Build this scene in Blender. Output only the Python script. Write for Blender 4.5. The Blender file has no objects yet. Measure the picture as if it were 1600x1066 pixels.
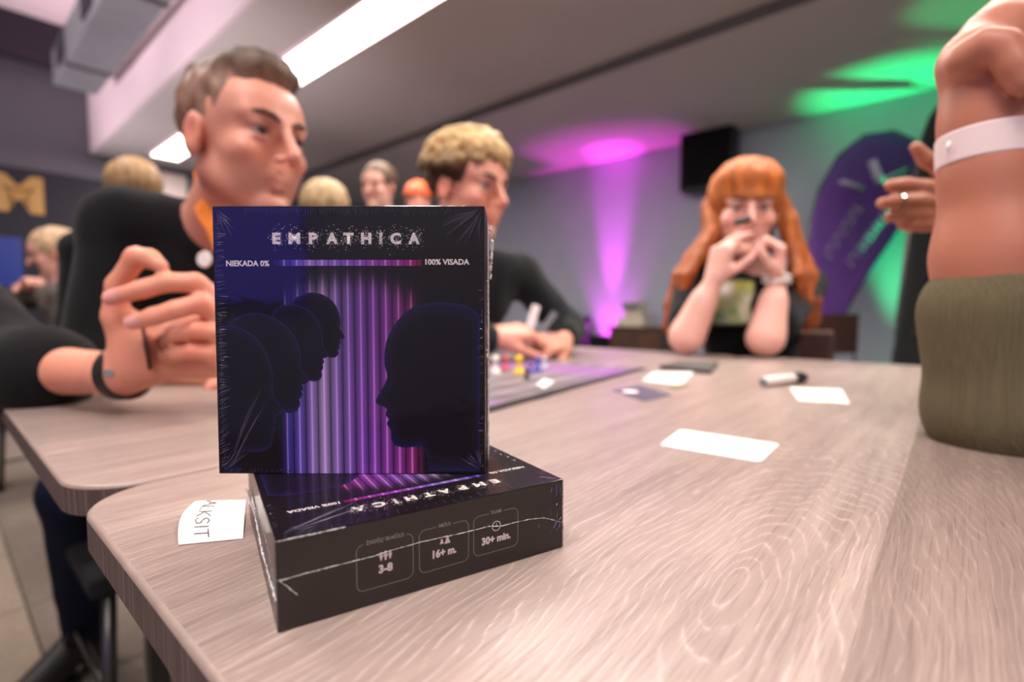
import bpy, bmesh, math, random
import numpy as np
from mathutils import Vector, Matrix, noise
random.seed(7); np.random.seed(7)
SC = bpy.context.scene
COL = SC.collection
PI = math.pi

# ------------------------------------------------------------------ camera
TZ = 0.74                       # table top height
CAMZ = 0.86
PITCH = 0.0596
FPX = 792.2
cam = bpy.data.cameras.new('camera'); camo = bpy.data.objects.new('camera', cam); COL.objects.link(camo)
camo.location = (0, 0, CAMZ); camo.rotation_euler = (PI/2 - PITCH, 0, 0)
cam.sensor_width = 36.0; cam.lens = FPX/1600*36.0; cam.clip_start = 0.02; cam.clip_end = 60
cam.dof.use_dof = True; cam.dof.focus_distance = 0.247; cam.dof.aperture_fstop = 4.0
SC.camera = camo
# ------------------------------------------------------------------ view
vs = SC.view_settings
SC.display_settings.display_device = 'sRGB'
vs.view_transform = 'Standard'; vs.look = 'None'; vs.gamma = 1.0; vs.use_curve_mapping = False
vs.exposure = 0.0
# ------------------------------------------------------------------ world (outside a closed room)
w = bpy.data.worlds.new('world'); SC.world = w; w.use_nodes = True
w.node_tree.nodes['Background'].inputs[0].default_value = (0.5, 0.5, 0.55, 1)
w.node_tree.nodes['Background'].inputs[1].default_value = 0.3

FW = Vector((0, math.cos(PITCH), -math.sin(PITCH))); UP = Vector((0, math.sin(PITCH), math.cos(PITCH))); RT = Vector((1, 0, 0))
CAM = Vector((0, 0, CAMZ))
def ray(px, py): return FW + RT*((px-800)/FPX) + UP*((533-py)/FPX)
def P(px, py, d): return CAM + ray(px, py)*d          # photo point at optical depth d (metres)
def T(px, py, z=TZ):                                  # photo point on a horizontal plane
    r = ray(px, py); return CAM + r*((z-CAMZ)/r.z)
UA = Vector((math.cos(math.radians(-41)), math.sin(math.radians(-41)), 0)); VB = Vector((-UA.y, UA.x, 0))
def AB(a, b, z=0.0): return UA*a + VB*b + Vector((0, 0, z))  # room axes: a towards the right near corner, b towards the far wall
def ab_of(p): return p.dot(UA), p.dot(VB)
ROOMROT = math.radians(-41)

# ------------------------------------------------------------------ lights
def area(name, loc, rot, sx, sy, power, color):
    l = bpy.data.lights.new(name, 'AREA'); l.shape = 'RECTANGLE'; l.size = sx; l.size_y = sy; l.energy = power; l.color = color
    o = bpy.data.objects.new(name, l); COL.objects.link(o); o.location = loc; o.rotation_euler = rot
    return o
LOWC = CAMZ + 1.84              # low ceiling
HIGHC = CAMZ + 3.1              # high ceiling
WARM = (1.0, 0.91, 0.85)
def down(name, a, b, z, la, lb, power, color=WARM):
    return area(name, AB(a, b, z), (0, 0, ROOMROT), la, lb, power, color)
down('strip_light_a', -1.05, 1.91, LOWC-0.035, 6.0, 0.26, 155)
down('strip_light_b', -6.2, 1.93, LOWC-0.035, 1.8, 0.26, 45)
down('panel_light_a', -0.2, -0.9, HIGHC-0.05, 1.2, 1.2, 95)
down('panel_light_b', -3.2, -0.4, HIGHC-0.05, 1.2, 1.2, 80)
down('panel_fill_c', 2.0, -2.2, HIGHC-0.05, 1.2, 1.2, 130)  # unseen rear panel, put in to light the box cover from the front
def spot(name, loc, target, power, color, ang, blend=0.6, rad=0.04):
    l = bpy.data.lights.new(name, 'SPOT'); l.energy = power; l.color = color; l.spot_size = math.radians(ang); l.spot_blend = blend; l.shadow_soft_size = rad
    o = bpy.data.objects.new(name, l); COL.objects.link(o); o.location = loc
    o.rotation_euler = (Vector(target)-Vector(loc)).to_track_quat('-Z', 'Y').to_euler()
    return o
MAG = (1.0, 0.05, 0.95); GRN = (0.0, 1.0, 0.28)
WB = 5.4                        # far wall
spot('magenta_uplight', AB(-3.1, WB-0.13, 0.16), AB(-3.08, WB-0.02, 2.6), 240, MAG, 60, 1.0)
spot('magenta_uplight_beam', AB(-3.1, WB-0.34, 0.16), AB(-3.08, WB+0.06, 2.3), 620, MAG, 21, 1.0)
spot('magenta_uplight_flood', AB(-3.1, WB-0.20, 0.16), AB(-2.95, WB-0.30, 2.6), 420, MAG, 19, 0.9)
spot('green_uplight', AB(-0.35, WB-0.17, 0.16), AB(-0.45, WB-0.24, 2.6), 520, GRN, 34, 0.9)
spot('green_uplight_flood', AB(0.55, 4.85, 0.16), AB(0.15, 4.15, 2.6), 130, GRN, 22, 0.6)
for _a in (-4.0, -6.2): spot('pink_soffit_fill', AB(_a, -1.6, 0.46), AB(_a-0.2, 1.33, 3.62), 700, (1.0, 0.82, 0.89), 52, 1.0)  # pink spots added out of view to brighten the soffit
# ------------------------------------------------------------------ materials
def lin(c):
    return tuple(((v/255)/12.92 if v/255 <= 0.04045 else ((v/255+0.055)/1.055)**2.4) for v in c)
def rgba(c): return lin(c)+(1,)
MATS = {}
class NT:
    def __init__(s, m): s.t = m.node_tree; s.n = s.t.nodes; s.l = s.t.links
    def add(s, k, **kw):
        n = s.n.new(k)
        for a, b in kw.items(): setattr(n, a, b)
        return n
    def link(s, a, b): s.l.new(a, b)
    def math(s, op, a, b=None, clamp=False):
        n = s.n.new('ShaderNodeMath'); n.operation = op; n.use_clamp = clamp
        for i, v in enumerate((a, b)):
            if v is None: continue
            if isinstance(v, (int, float)): n.inputs[i].default_value = v
            else: s.l.new(v, n.inputs[i])
        return n.outputs[0]
    def mix(s, f, a, b, mode='MIX'):
        n = s.n.new('ShaderNodeMix'); n.data_type = 'RGBA'; n.blend_type = mode
        for i, v in ((0, f), (6, a), (7, b)):
            if isinstance(v, (int, float)): n.inputs[i].default_value = v
            elif isinstance(v, tuple): n.inputs[i].default_value = v
            else: s.l.new(v, n.inputs[i])
        return n.outputs[2]
    def noise(s, vec, scale, detail=3, rough=0.5, dist=0.0):
        n = s.n.new('ShaderNodeTexNoise'); n.inputs['Scale'].default_value = scale; n.inputs['Detail'].default_value = detail
        n.inputs['Roughness'].default_value = rough; n.inputs['Distortion'].default_value = dist
        if vec is not None: s.l.new(vec, n.inputs['Vector'])
        return n.outputs[0]
    def mapping(s, vec, scale=(1, 1, 1), loc=(0, 0, 0), rot=(0, 0, 0)):
        n = s.n.new('ShaderNodeMapping'); n.inputs['Scale'].default_value = scale; n.inputs['Location'].default_value = loc; n.inputs['Rotation'].default_value = rot
        s.l.new(vec, n.inputs['Vector']); return n.outputs[0]
    def ramp(s, f, stops):
        n = s.n.new('ShaderNodeValToRGB'); e = n.color_ramp.elements
        while len(e) < len(stops): e.new(0.5)
        for el, (p, c) in zip(e, stops): el.position = p; el.color = c if len(c) == 4 else tuple(c)+(1,)
        s.l.new(f, n.inputs[0]); return n.outputs[0]
def mat(name, c=(128, 128, 128), rough=0.6, metal=0.0, spec=0.5, bump=0.0, bscale=200, var=0.0, vscale=8, coat=0.0, vcol=False, sss=0.0, emit=None, estr=0, sheen=0, stretch=(1, 1, 1)):
    m = bpy.data.materials.new(name); m.use_nodes = True; t = NT(m); b = t.n['Principled BSDF']
    b.inputs['Roughness'].default_value = rough; b.inputs['Metallic'].default_value = metal
    b.inputs['Specular IOR Level'].default_value = spec; b.inputs['Coat Weight'].default_value = coat; b.inputs['Coat Roughness'].default_value = 0.05
    b.inputs['Base Color'].default_value = rgba(c)
    tc = t.add('ShaderNodeTexCoord').outputs['Object']
    base = None
    if vcol:
        a = t.add('ShaderNodeAttribute'); a.attribute_name = 'Col'; base = a.outputs[0]
    if var > 0:
        src = base if base is not None else rgba(c)
        f = t.noise(t.mapping(tc, stretch), vscale, 4, 0.6)
        k = t.ramp(f, [(0.3, (1-var,)*3), (0.7, (1+var,)*3)])
        # ramp clamps nothing above 1 for colour data
        base = t.mix(1.0, src, k, 'MULTIPLY')
    if base is not None: t.link(base, b.inputs['Base Color'])
    if bump > 0:
        f = t.noise(t.mapping(tc, stretch), bscale, 3, 0.6)
        bn = t.add('ShaderNodeBump'); bn.inputs['Strength'].default_value = bump; bn.inputs['Distance'].default_value = 0.002
        t.link(f, bn.inputs['Height']); t.link(bn.outputs[0], b.inputs['Normal'])
    if sss > 0:
        b.inputs['Subsurface Weight'].default_value = sss; b.inputs['Subsurface Radius'].default_value = (1, 0.35, 0.2); b.inputs['Subsurface Scale'].default_value = 0.006
    if sheen: b.inputs['Sheen Weight'].default_value = sheen
    if emit: b.inputs['Emission Color'].default_value = rgba(emit); b.inputs['Emission Strength'].default_value = estr
    MATS[name] = m
    return m

M_wall = mat('wall_paint', (172, 178, 192), 0.75, bump=0.15, bscale=60, var=0.04, vscale=1.2)
M_ceil = mat('ceiling_paint', (205, 200, 196), 0.8, bump=0.15, bscale=80, var=0.04, vscale=0.8)
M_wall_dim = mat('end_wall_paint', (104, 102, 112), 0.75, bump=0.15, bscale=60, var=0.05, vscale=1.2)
M_soff = mat('soffit_paint', (236, 218, 222), 0.7, bump=0.1, bscale=80, var=0.02)
M_dark = mat('dark_beam_paint', (52, 44, 58), 0.8, bump=0.2, bscale=40, var=0.1)
M_duct = mat('duct_grey', (128, 132, 136), 0.5, 0.2, bump=0.1, bscale=30, var=0.08)
M_duct_dark = mat('duct_opening', (32, 32, 42), 0.9, bump=0.1)
M_strip = mat('strip_diffuser', (255, 250, 245), 0.5, emit=(255, 244, 236), estr=7.0)
M_panel = mat('panel_diffuser', (255, 250, 245), 0.5, emit=(255, 244, 236), estr=3.0)
M_metal = mat('grey_metal', (90, 88, 86), 0.35, 0.9, bump=0.05, bscale=300)
M_chrome = mat('chrome', (200, 198, 195), 0.15, 1.0, bump=0.02)
M_black = mat('black_plastic', (18, 18, 20), 0.45, bump=0.08, bscale=400)
M_blackcloth = mat('black_cloth', (17, 17, 19), 0.95, spec=0.2, bump=0.5, bscale=900, var=0.2, vscale=20, sheen=0.08)
M_blackcloth2 = mat('charcoal_knit', (26, 30, 32), 0.95, spec=0.2, bump=0.5, bscale=700, var=0.2, vscale=20, sheen=0.1)
M_navy = mat('navy_denim', (20, 26, 48), 0.95, spec=0.2, bump=0.4, bscale=900, var=0.25, vscale=30)
M_skin = mat('skin', rough=0.48, vcol=True, bump=0.04, bscale=500, sss=0.25, spec=0.4)
M_hair = mat('hair', rough=0.55, vcol=True, bump=0.9, bscale=120, stretch=(1, 1, 0.2), var=0.25, vscale=60, spec=0.35)
M_vcol = mat('printed_colour', rough=0.5, vcol=True)
M_art = mat('printed_artwork', rough=0.4, vcol=True, spec=0.15)
M_white = mat('white_card', (238, 230, 224), 0.6, bump=0.06, bscale=600, var=0.02)
M_ink = mat('white_print', (240, 228, 224), 0.5, bump=0.02)
M_inkd = mat('dim_print', (170, 160, 156), 0.5, bump=0.02)
M_pen = mat('pen_ink', (60, 48, 46), 0.6, bump=0.02)
M_box = mat('box_board', (54, 47, 44), 0.35, spec=0.3, var=0.06, vscale=40)
M_orange = mat('orange_ribbon', (222, 120, 30), 0.7, bump=0.2, bscale=900)
M_brow = mat('eyebrow_hair', (84, 58, 44), 0.8, bump=0.3)
M_eye = mat('eyeball', rough=0.2, vcol=True)
M_olive = mat('olive_rib_knit', (96, 87, 64), 0.95, spec=0.2, bump=0.9, bscale=420, var=0.12, vscale=420, stretch=(1, 1, 0.02))
M_band = mat('paper_wristband', (222, 200, 198), 0.7, bump=0.1, bscale=500, var=0.03)
M_watch = mat('rubber_strap', (28, 28, 30), 0.5, bump=0.1)
M_nail = mat('fingernail', (214, 150, 140), 0.3, coat=0.3, bump=0.01)
M_nail_red = mat('dark_red_nail_polish', (96, 22, 30), 0.25, coat=0.6, bump=0.01)
M_brown = mat('brown_wood', (76, 52, 38), 0.5, var=0.2, vscale=6, stretch=(1, 8, 1), bump=0.1)
M_shoe = mat('shoe_leather', (26, 24, 24), 0.6, bump=0.1)

def wood_mat(name, side=False):
    m = bpy.data.materials.new(name); m.use_nodes = True; t = NT(m); b = t.n['Principled BSDF']
    tc = t.add('ShaderNodeTexCoord').outputs['Object']
    sep = t.add('ShaderNodeSeparateXYZ'); t.link(tc, sep.inputs[0]); x, y = sep.outputs[0], sep.outputs[1]
    pl = t.math('FLOOR', t.math('DIVIDE', t.math('ADD', x, 0.023), 0.195))        # printed plank number
    comb = t.add('ShaderNodeCombineXYZ'); t.link(t.math('MULTIPLY', pl, 7.31), comb.inputs[2])
    vadd = t.add('ShaderNodeVectorMath'); vadd.operation = 'ADD'; t.link(tc, vadd.inputs[0]); t.link(comb.outputs[0], vadd.inputs[1])
    v = vadd.outputs[0]
    warp = t.noise(t.mapping(v, (9, 2.6, 1)), 1.0, 2, 0.5)
    warp2 = t.noise(t.mapping(v, (60, 14, 1)), 1.0, 2, 0.5)
    # elliptic growth rings round a knot on the plank by the boxes
    dx = t.math('ADD', x, 0.070); dy = t.math('MULTIPLY', t.math('SUBTRACT', y, 0.235), 0.24)
    r = t.math('SQRT', t.math('ADD', t.math('MULTIPLY', dx, dx), t.math('MULTIPLY', dy, dy)))
    ph = t.math('ADD', t.math('MULTIPLY', r, 250), t.math('ADD', t.math('MULTIPLY', warp, 22), t.math('MULTIPLY', warp2, 2.6)))
    fr = t.math('FRACT', ph)
    tri = t.math('ABSOLUTE', t.math('SUBTRACT', t.math('MULTIPLY', fr, 2), 1))    # 0..1
    line = t.math('POWER', tri, 5.0)
    brk = t.noise(t.mapping(v, (300, 60, 1)), 1.0, 2, 0.6)
    line = t.math('MULTIPLY', line, t.ramp(brk, [(0.35, (0.05,)*3), (0.6, (1,)*3)]))
    fine = t.noise(t.mapping(v, (900, 24, 1)), 1.0, 4, 0.65)
    pores = t.ramp(fine, [(0.36, (1,)*3), (0.47, (0,)*3)])
    mid = t.noise(t.mapping(v, (70, 5, 1)), 1.0, 4, 0.6)
    big = t.noise(t.mapping(v, (5, 1.6, 1)), 1.0, 3, 0.5)
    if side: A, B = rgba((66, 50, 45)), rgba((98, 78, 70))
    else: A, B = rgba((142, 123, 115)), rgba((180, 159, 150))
    c = t.mix(t.ramp(mid, [(0.25, (0,)*3), (0.75, (1,)*3)]), A, B)
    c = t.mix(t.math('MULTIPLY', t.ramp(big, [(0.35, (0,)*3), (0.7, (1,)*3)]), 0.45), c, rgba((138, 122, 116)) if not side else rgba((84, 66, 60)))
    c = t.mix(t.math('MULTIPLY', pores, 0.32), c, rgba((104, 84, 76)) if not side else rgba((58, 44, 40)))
    c = t.mix(t.math('MULTIPLY', line, 0.34), c, rgba((226, 208, 200)) if not side else rgba((176, 156, 146)))
    tone = t.add('ShaderNodeTexWhiteNoise'); tone.noise_dimensions = '1D'; t.link(t.math('ADD', pl, 3.7), tone.inputs['W'])
    c = t.mix(1.0, c, t.ramp(tone.outputs[0], [(0.0, (0.78,)*3), (1.0, (1.0,)*3)]), 'MULTIPLY')
    c = t.mix(t.math('MULTIPLY', t.math('GREATER_THAN', pl, -0.5), 0.5), c, t.mix(1.0, c, rgba((190, 180, 172)), 'MULTIPLY'))   # outer plank darkened: its own print tone, plus the right sitter's shadow painted in
    t.link(c, b.inputs['Base Color'])
    b.inputs['Roughness'].default_value = 0.32 if not side else 0.55
    b.inputs['Specular IOR Level'].default_value = 0.5
    hgt = t.math('SUBTRACT', t.math('MULTIPLY', line, 0.8), t.math('MULTIPLY', pores, 0.7))
    bn = t.add('ShaderNodeBump'); bn.inputs['Strength'].default_value = 0.4; bn.inputs['Distance'].default_value = 0.0005
    t.link(hgt, bn.inputs['Height']); t.link(bn.outputs[0], b.inputs['Normal'])
    return m
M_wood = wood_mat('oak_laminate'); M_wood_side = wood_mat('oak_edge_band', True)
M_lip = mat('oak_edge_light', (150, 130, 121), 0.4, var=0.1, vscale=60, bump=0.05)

def wrap_mat():
    m = bpy.data.materials.new('clear_film'); m.use_nodes = True; t = NT(m); t.n.remove(t.n['Principled BSDF'])
    out = t.n['Material Output']; tr = t.add('ShaderNodeBsdfTransparent'); gl = t.add('ShaderNodeBsdfGlossy'); gl.inputs['Roughness'].default_value = 0.06
    tc = t.add('ShaderNodeTexCoord').outputs['Object']
    f = t.noise(t.mapping(tc, (1, 1, 1)), 45, 3, 0.5, 0.6)
    bn = t.add('ShaderNodeBump'); bn.inputs['Strength'].default_value = 0.12; bn.inputs['Distance'].default_value = 0.002
    t.link(f, bn.inputs['Height']); t.link(bn.outputs[0], gl.inputs['Normal'])
    fr = t.add('ShaderNodeFresnel'); fr.inputs['IOR'].default_value = 1.5
    fac = t.math('MULTIPLY', fr.outputs[0], 0.55, clamp=True)
    mx_ = t.add('ShaderNodeMixShader'); t.link(fac, mx_.inputs[0]); t.link(tr.outputs[0], mx_.inputs[1]); t.link(gl.outputs[0], mx_.inputs[2])
    t.link(mx_.outputs[0], out.inputs[0]); return m
M_wrap = wrap_mat()
def film_ridge(name, fac, col, rough):
    m = bpy.data.materials.new(name); m.use_nodes = True; t = NT(m); b = t.n['Principled BSDF']
    b.inputs['Base Color'].default_value = rgba(col); b.inputs['Roughness'].default_value = rough; b.inputs['Alpha'].default_value = fac
    b.inputs['Specular IOR Level'].default_value = 1.0
    tc = t.add('ShaderNodeTexCoord').outputs['Object']
    bn = t.add('ShaderNodeBump'); bn.inputs['Strength'].default_value = 0.5; bn.inputs['Distance'].default_value = 0.001
    t.link(t.noise(tc, 900, 2), bn.inputs['Height']); t.link(bn.outputs[0], b.inputs['Normal'])
    return m
M_crease = film_ridge('film_crease', 0.55, (95, 90, 112), 0.12)
M_seam = film_ridge('film_seam', 0.8, (205, 196, 194), 0.2)

# ------------------------------------------------------------------ mesh helpers
def mesh_obj(name, verts, faces, m, parent=None, smooth=False, loc=None, rotz=None, cols=None):
    me = bpy.data.meshes.new(name); me.from_pydata([tuple(v) for v in verts], [], [tuple(f) for f in faces]); me.update()
    if cols is not None:
        at = me.color_attributes.new('Col', 'FLOAT_COLOR', 'POINT')
        arr = np.ones((len(verts), 4), np.float32); arr[:, :3] = np.asarray(cols, np.float32); at.data.foreach_set('color', arr.ravel())
    if smooth: me.polygons.foreach_set('use_smooth', [True]*len(me.polygons))
    me.materials.append(m); o = bpy.data.objects.new(name, me); COL.objects.link(o)
    if parent: o.parent = parent
    if loc is not None: o.location = loc
    if rotz is not None: o.rotation_euler = (0, 0, rotz)
    return o
def bm_obj(name, bm, m, parent=None, smooth=False, loc=None, rotz=None):
    me = bpy.data.meshes.new(name); bmesh.ops.recalc_face_normals(bm, faces=bm.faces); bm.to_mesh(me); bm.free()
    if smooth: me.polygons.foreach_set('use_smooth', [True]*len(me.polygons))
    me.materials.append(m); o = bpy.data.objects.new(name, me); COL.objects.link(o)
    if parent: o.parent = parent
    if loc is not None: o.location = loc
    if rotz is not None: o.rotation_euler = (0, 0, rotz)
    return o
def bm_box(bm, lo, hi, bev=0.0, mtx=None):
    v = [bm.verts.new((x, y, z)) for x in (lo[0], hi[0]) for y in (lo[1], hi[1]) for z in (lo[2], hi[2])]
    F = [(0, 1, 3, 2), (4, 6, 7, 5), (0, 4, 5, 1), (2, 3, 7, 6), (0, 2, 6, 4), (1, 5, 7, 3)]
    fs = [bm.faces.new([v[i] for i in f]) for f in F]
    if bev > 0:
        es = list({e for f in fs for e in f.edges})
        r = bmesh.ops.bevel(bm, geom=es, offset=bev, segments=2, affect='EDGES', profile=0.5)
        v = list({x for f in r['faces'] for x in f.verts} | set(x for x in v if x.is_valid))
    if mtx is not None: bmesh.ops.transform(bm, matrix=mtx, verts=[x for x in v if x.is_valid])
    return v
def box(name, lo, hi, m, parent=None, bev=0.0, **kw):
    bm = bmesh.new(); bm_box(bm, lo, hi, bev); return bm_obj(name, bm, m, parent, **kw)
def tube_data(pts, rads, n=8, caps=True, flat=1.0):
    pts = [Vector(p) for p in pts]
    if isinstance(rads, (int, float)): rads = [rads]*len(pts)
    V, F = [], []; prev = None
    for i, p in enumerate(pts):
        d = (pts[min(i+1, len(pts)-1)] - pts[max(i-1, 0)]).normalized()
        if prev is None:
            a = Vector((0, 0, 1)) if abs(d.z) < 0.9 else Vector((1, 0, 0)); prev = d.cross(a).normalized()
        x = (prev - d*prev.dot(d)).normalized(); y = d.cross(x); prev = x
        for k in range(n):
            t = 2*PI*k/n; V.append(p + (x*math.cos(t) + y*math.sin(t)*flat)*rads[i])
    for i in range(len(pts)-1):
        for k in range(n): F.append((i*n+k, i*n+(k+1) % n, (i+1)*n+(k+1) % n, (i+1)*n+k))
    if caps: F.append(tuple(range(n))[::-1]); F.append(tuple((len(pts)-1)*n+k for k in range(n)))
    return V, F
def tube(name, pts, rads, m, parent=None, n=8, flat=1.0):
    V, F = tube_data(pts, rads, n, True, flat); return mesh_obj(name, V, F, m, parent, smooth=True)
def lathe(name, prof, m, parent=None, n=24, loc=None, axis_m=None):
    V, F = [], []
    for r, z in prof:
        for k in range(n): V.append(Vector((r*math.cos(2*PI*k/n), r*math.sin(2*PI*k/n), z)))
    for i in range(len(prof)-1):
        for k in range(n): F.append((i*n+k, i*n+(k+1) % n, (i+1)*n+(k+1) % n, (i+1)*n+k))
    F.append(tuple(range(n))[::-1]); F.append(tuple((len(prof)-1)*n+k for k in range(n)))
    if axis_m is not None: V = [axis_m @ v for v in V]
    return mesh_obj(name, V, F, m, parent, smooth=True, loc=loc)
def empty(name, loc=(0, 0, 0), rotz=0.0):
    o = bpy.data.objects.new(name, None); COL.objects.link(o); o.location = loc; o.rotation_euler = (0, 0, rotz); o.empty_display_size = 0.05; return o
def tag(o, label, cat, group=None):
    o['label'] = label; o['category'] = cat
    if group: o['group'] = group
    return o
def struct(o): o['kind'] = 'structure'; return o

# ------------------------------------------------------------------ signed distance bodies
class Blob:
    def __init__(s, res, k=0.01): s.res = res; s.k = k; s.p = []
    def cap(s, a, b, ra, rb=None, k=None, sub=False):
        a = np.array(a, float); b = np.array(b, float); rb = ra if rb is None else rb
        s.p.append(('c', a, b, ra, rb, s.k if k is None else k, sub)); return s
    def chain(s, pts, rads, k=None):
        for i in range(len(pts)-1): s.cap(pts[i], pts[i+1], rads[i], rads[i+1], k)
        return s
    def ell(s, c, r, R=None, k=None, sub=False):
        R = np.eye(3) if R is None else np.array(R)
        s.p.append(('e', np.array(c, float), np.array(r, float), R, None, s.k if k is None else k, sub)); return s
    def bounds(s):
        lo = np.full(3, 1e9); hi = -lo
        for q in s.p:
            if q[6]: continue
            if q[0] == 'c':
                for c, r in ((q[1], q[3]), (q[2], q[4])): lo = np.minimum(lo, c-r); hi = np.maximum(hi, c+r)
            else:
                r = q[2].max(); lo = np.minimum(lo, q[1]-r); hi = np.maximum(hi, q[1]+r)
        return lo-3*s.res, hi+3*s.res
    def field(s):
        lo, hi = s.bounds(); h = s.res; n = np.ceil((hi-lo)/h).astype(int)+1
        D = np.full(n, 1.0, np.float32)
        for q in s.p:
            k = q[5]; m = k + 2.5*h
            if q[0] == 'c':
                r = max(q[3], q[4]); l = np.minimum(q[1], q[2])-r-m; u = np.maximum(q[1], q[2])+r+m
            else: r = q[2].max(); l = q[1]-r-m; u = q[1]+r+m
            i0 = np.clip(np.floor((l-lo)/h).astype(int), 0, n); i1 = np.clip(np.ceil((u-lo)/h).astype(int)+1, 0, n)
            if (i1 <= i0).any(): continue
            sl = tuple(slice(a, b) for a, b in zip(i0, i1))
            X = (lo[0]+h*np.arange(i0[0], i1[0]))[:, None, None]; Y = (lo[1]+h*np.arange(i0[1], i1[1]))[None, :, None]; Z = (lo[2]+h*np.arange(i0[2], i1[2]))[None, None, :]
            if q[0] == 'c':
                a, b = q[1], q[2]; ba = b-a; L = max(float(ba@ba), 1e-12)
                t = np.clip(((X-a[0])*ba[0]+(Y-a[1])*ba[1]+(Z-a[2])*ba[2])/L, 0, 1)
                d = np.sqrt((X-a[0]-t*ba[0])**2+(Y-a[1]-t*ba[1])**2+(Z-a[2]-t*ba[2])**2)-(q[3]+t*(q[4]-q[3]))
            else:
                c, R = q[1], q[3]; dx, dy, dz = X-c[0], Y-c[1], Z-c[2]
                g = [dx*R[0, i]+dy*R[1, i]+dz*R[2, i] for i in range(3)]
                k0 = np.sqrt(sum((g[i]/q[2][i])**2 for i in range(3))); k1 = np.sqrt(sum((g[i]/q[2][i]**2)**2 for i in range(3)))+1e-9
                d = k0*(k0-1)/k1
            d = d.astype(np.float32); E = D[sl]
            if q[6]:
                hh = np.clip(0.5-0.5*(E+d)/k, 0, 1); D[sl] = E*(1-hh)+(-d)*hh+k*hh*(1-hh)
            elif k <= 0: D[sl] = np.minimum(E, d)
            else:
                hh = np.clip(0.5+0.5*(E-d)/k, 0, 1); D[sl] = E*(1-hh)+d*hh-k*hh*(1-hh)
        return D, lo, h
    def surface(s, clip=None):
        D, lo, h = s.field()
        if clip is not None:       # cut by half spaces (point, outward normal)
            n = D.shape
            for pt, nr in clip:
                pt = np.array(pt); nr = np.array(nr)
                X = (lo[0]+h*np.arange(n[0]))[:, None, None]; Y = (lo[1]+h*np.arange(n[1]))[None, :, None]; Z = (lo[2]+h*np.arange(n[2]))[None, None, :]
                D = np.maximum(D, ((X-pt[0])*nr[0]+(Y-pt[1])*nr[1]+(Z-pt[2])*nr[2]).astype(np.float32))
            D[0] = D[-1] = 1; D[:, 0] = D[:, -1] = 1; D[:, :, 0] = D[:, :, -1] = 1
        S = D < 0; n = np.array(D.shape); cs = n-1
        cnt = np.zeros(cs, np.uint8)
        for i in (0, 1):
            for j in (0, 1):
                for k in (0, 1): cnt += S[i:i+cs[0], j:j+cs[1], k:k+cs[2]]
        act = (cnt > 0) & (cnt < 8); ix = np.argwhere(act); N = len(ix)
        idm = np.full(cs, -1, np.int64); idm[act] = np.arange(N)
        acc = np.zeros((N, 3)); c = np.zeros(N)
        cor = {(i, j, k): D[ix[:, 0]+i, ix[:, 1]+j, ix[:, 2]+k] for i in (0, 1) for j in (0, 1) for k in (0, 1)}
        for ax in range(3):
            for p in (0, 1):
                for q in (0, 1):
                    o = [0, 0, 0]; o2 = [a for a in range(3) if a != ax]; o[o2[0]] = p; o[o2[1]] = q
                    a = cor[tuple(o)]; e = list(o); e[ax] = 1; b = cor[tuple(e)]
                    m = (a < 0) != (b < 0); t = np.where(m, a/(np.where(m, a-b, 1)), 0)
                    pos = np.tile(np.array(o, float), (N, 1)); pos[:, ax] += t; acc += pos*m[:, None]; c += m
        V = (ix + acc/c[:, None])*h + lo
        F = []
        for ax in range(3):
            sl0 = [slice(None)]*3; sl1 = [slice(None)]*3; sl0[ax] = slice(0, -1); sl1[ax] = slice(1, None)
            A = S[tuple(sl0)]; B = S[tuple(sl1)]; e = np.argwhere(A != B); o2 = [(ax+1) % 3, (ax+2) % 3]
            ok = np.ones(len(e), bool)
            for a in o2: ok &= (e[:, a] > 0) & (e[:, a] < cs[a])
            e = e[ok]; ins = A[e[:, 0], e[:, 1], e[:, 2]]
            def g(p, q):
                f = e.copy(); f[:, o2[0]] -= p; f[:, o2[1]] -= q; return idm[f[:, 0], f[:, 1], f[:, 2]]
            Q = np.stack([g(1, 1), g(0, 1), g(0, 0), g(1, 0)], 1); Q[~ins] = Q[~ins][:, ::-1]; F.append(Q)
        F = np.concatenate(F); F = F[(F >= 0).all(1)]
        # two light smoothing passes
        for _ in range(2):
            A_ = np.zeros_like(V); C_ = np.zeros(N)
            for i in range(4):
                for j in ((i+1) % 4, (i+3) % 4):
                    np.add.at(A_, F[:, i], V[F[:, j]]); np.add.at(C_, F[:, i], 1)
            V = V*0.5 + 0.5*A_/np.maximum(C_, 1)[:, None]
        return V, F
def vnormals(V, F):
    n = np.cross(V[F[:, 1]]-V[F[:, 0]], V[F[:, 2]]-V[F[:, 0]]); N = np.zeros_like(V)
    for i in range(4): np.add.at(N, F[:, i], n)
    return N/np.maximum(np.linalg.norm(N, axis=1), 1e-12)[:, None]
def npnoise(V, sc, seed=0.0):
    return np.array([noise.noise(Vector((x*sc[0]+seed, y*sc[1]+seed*1.7, z*sc[2]-seed))) for x, y, z in V])
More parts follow.
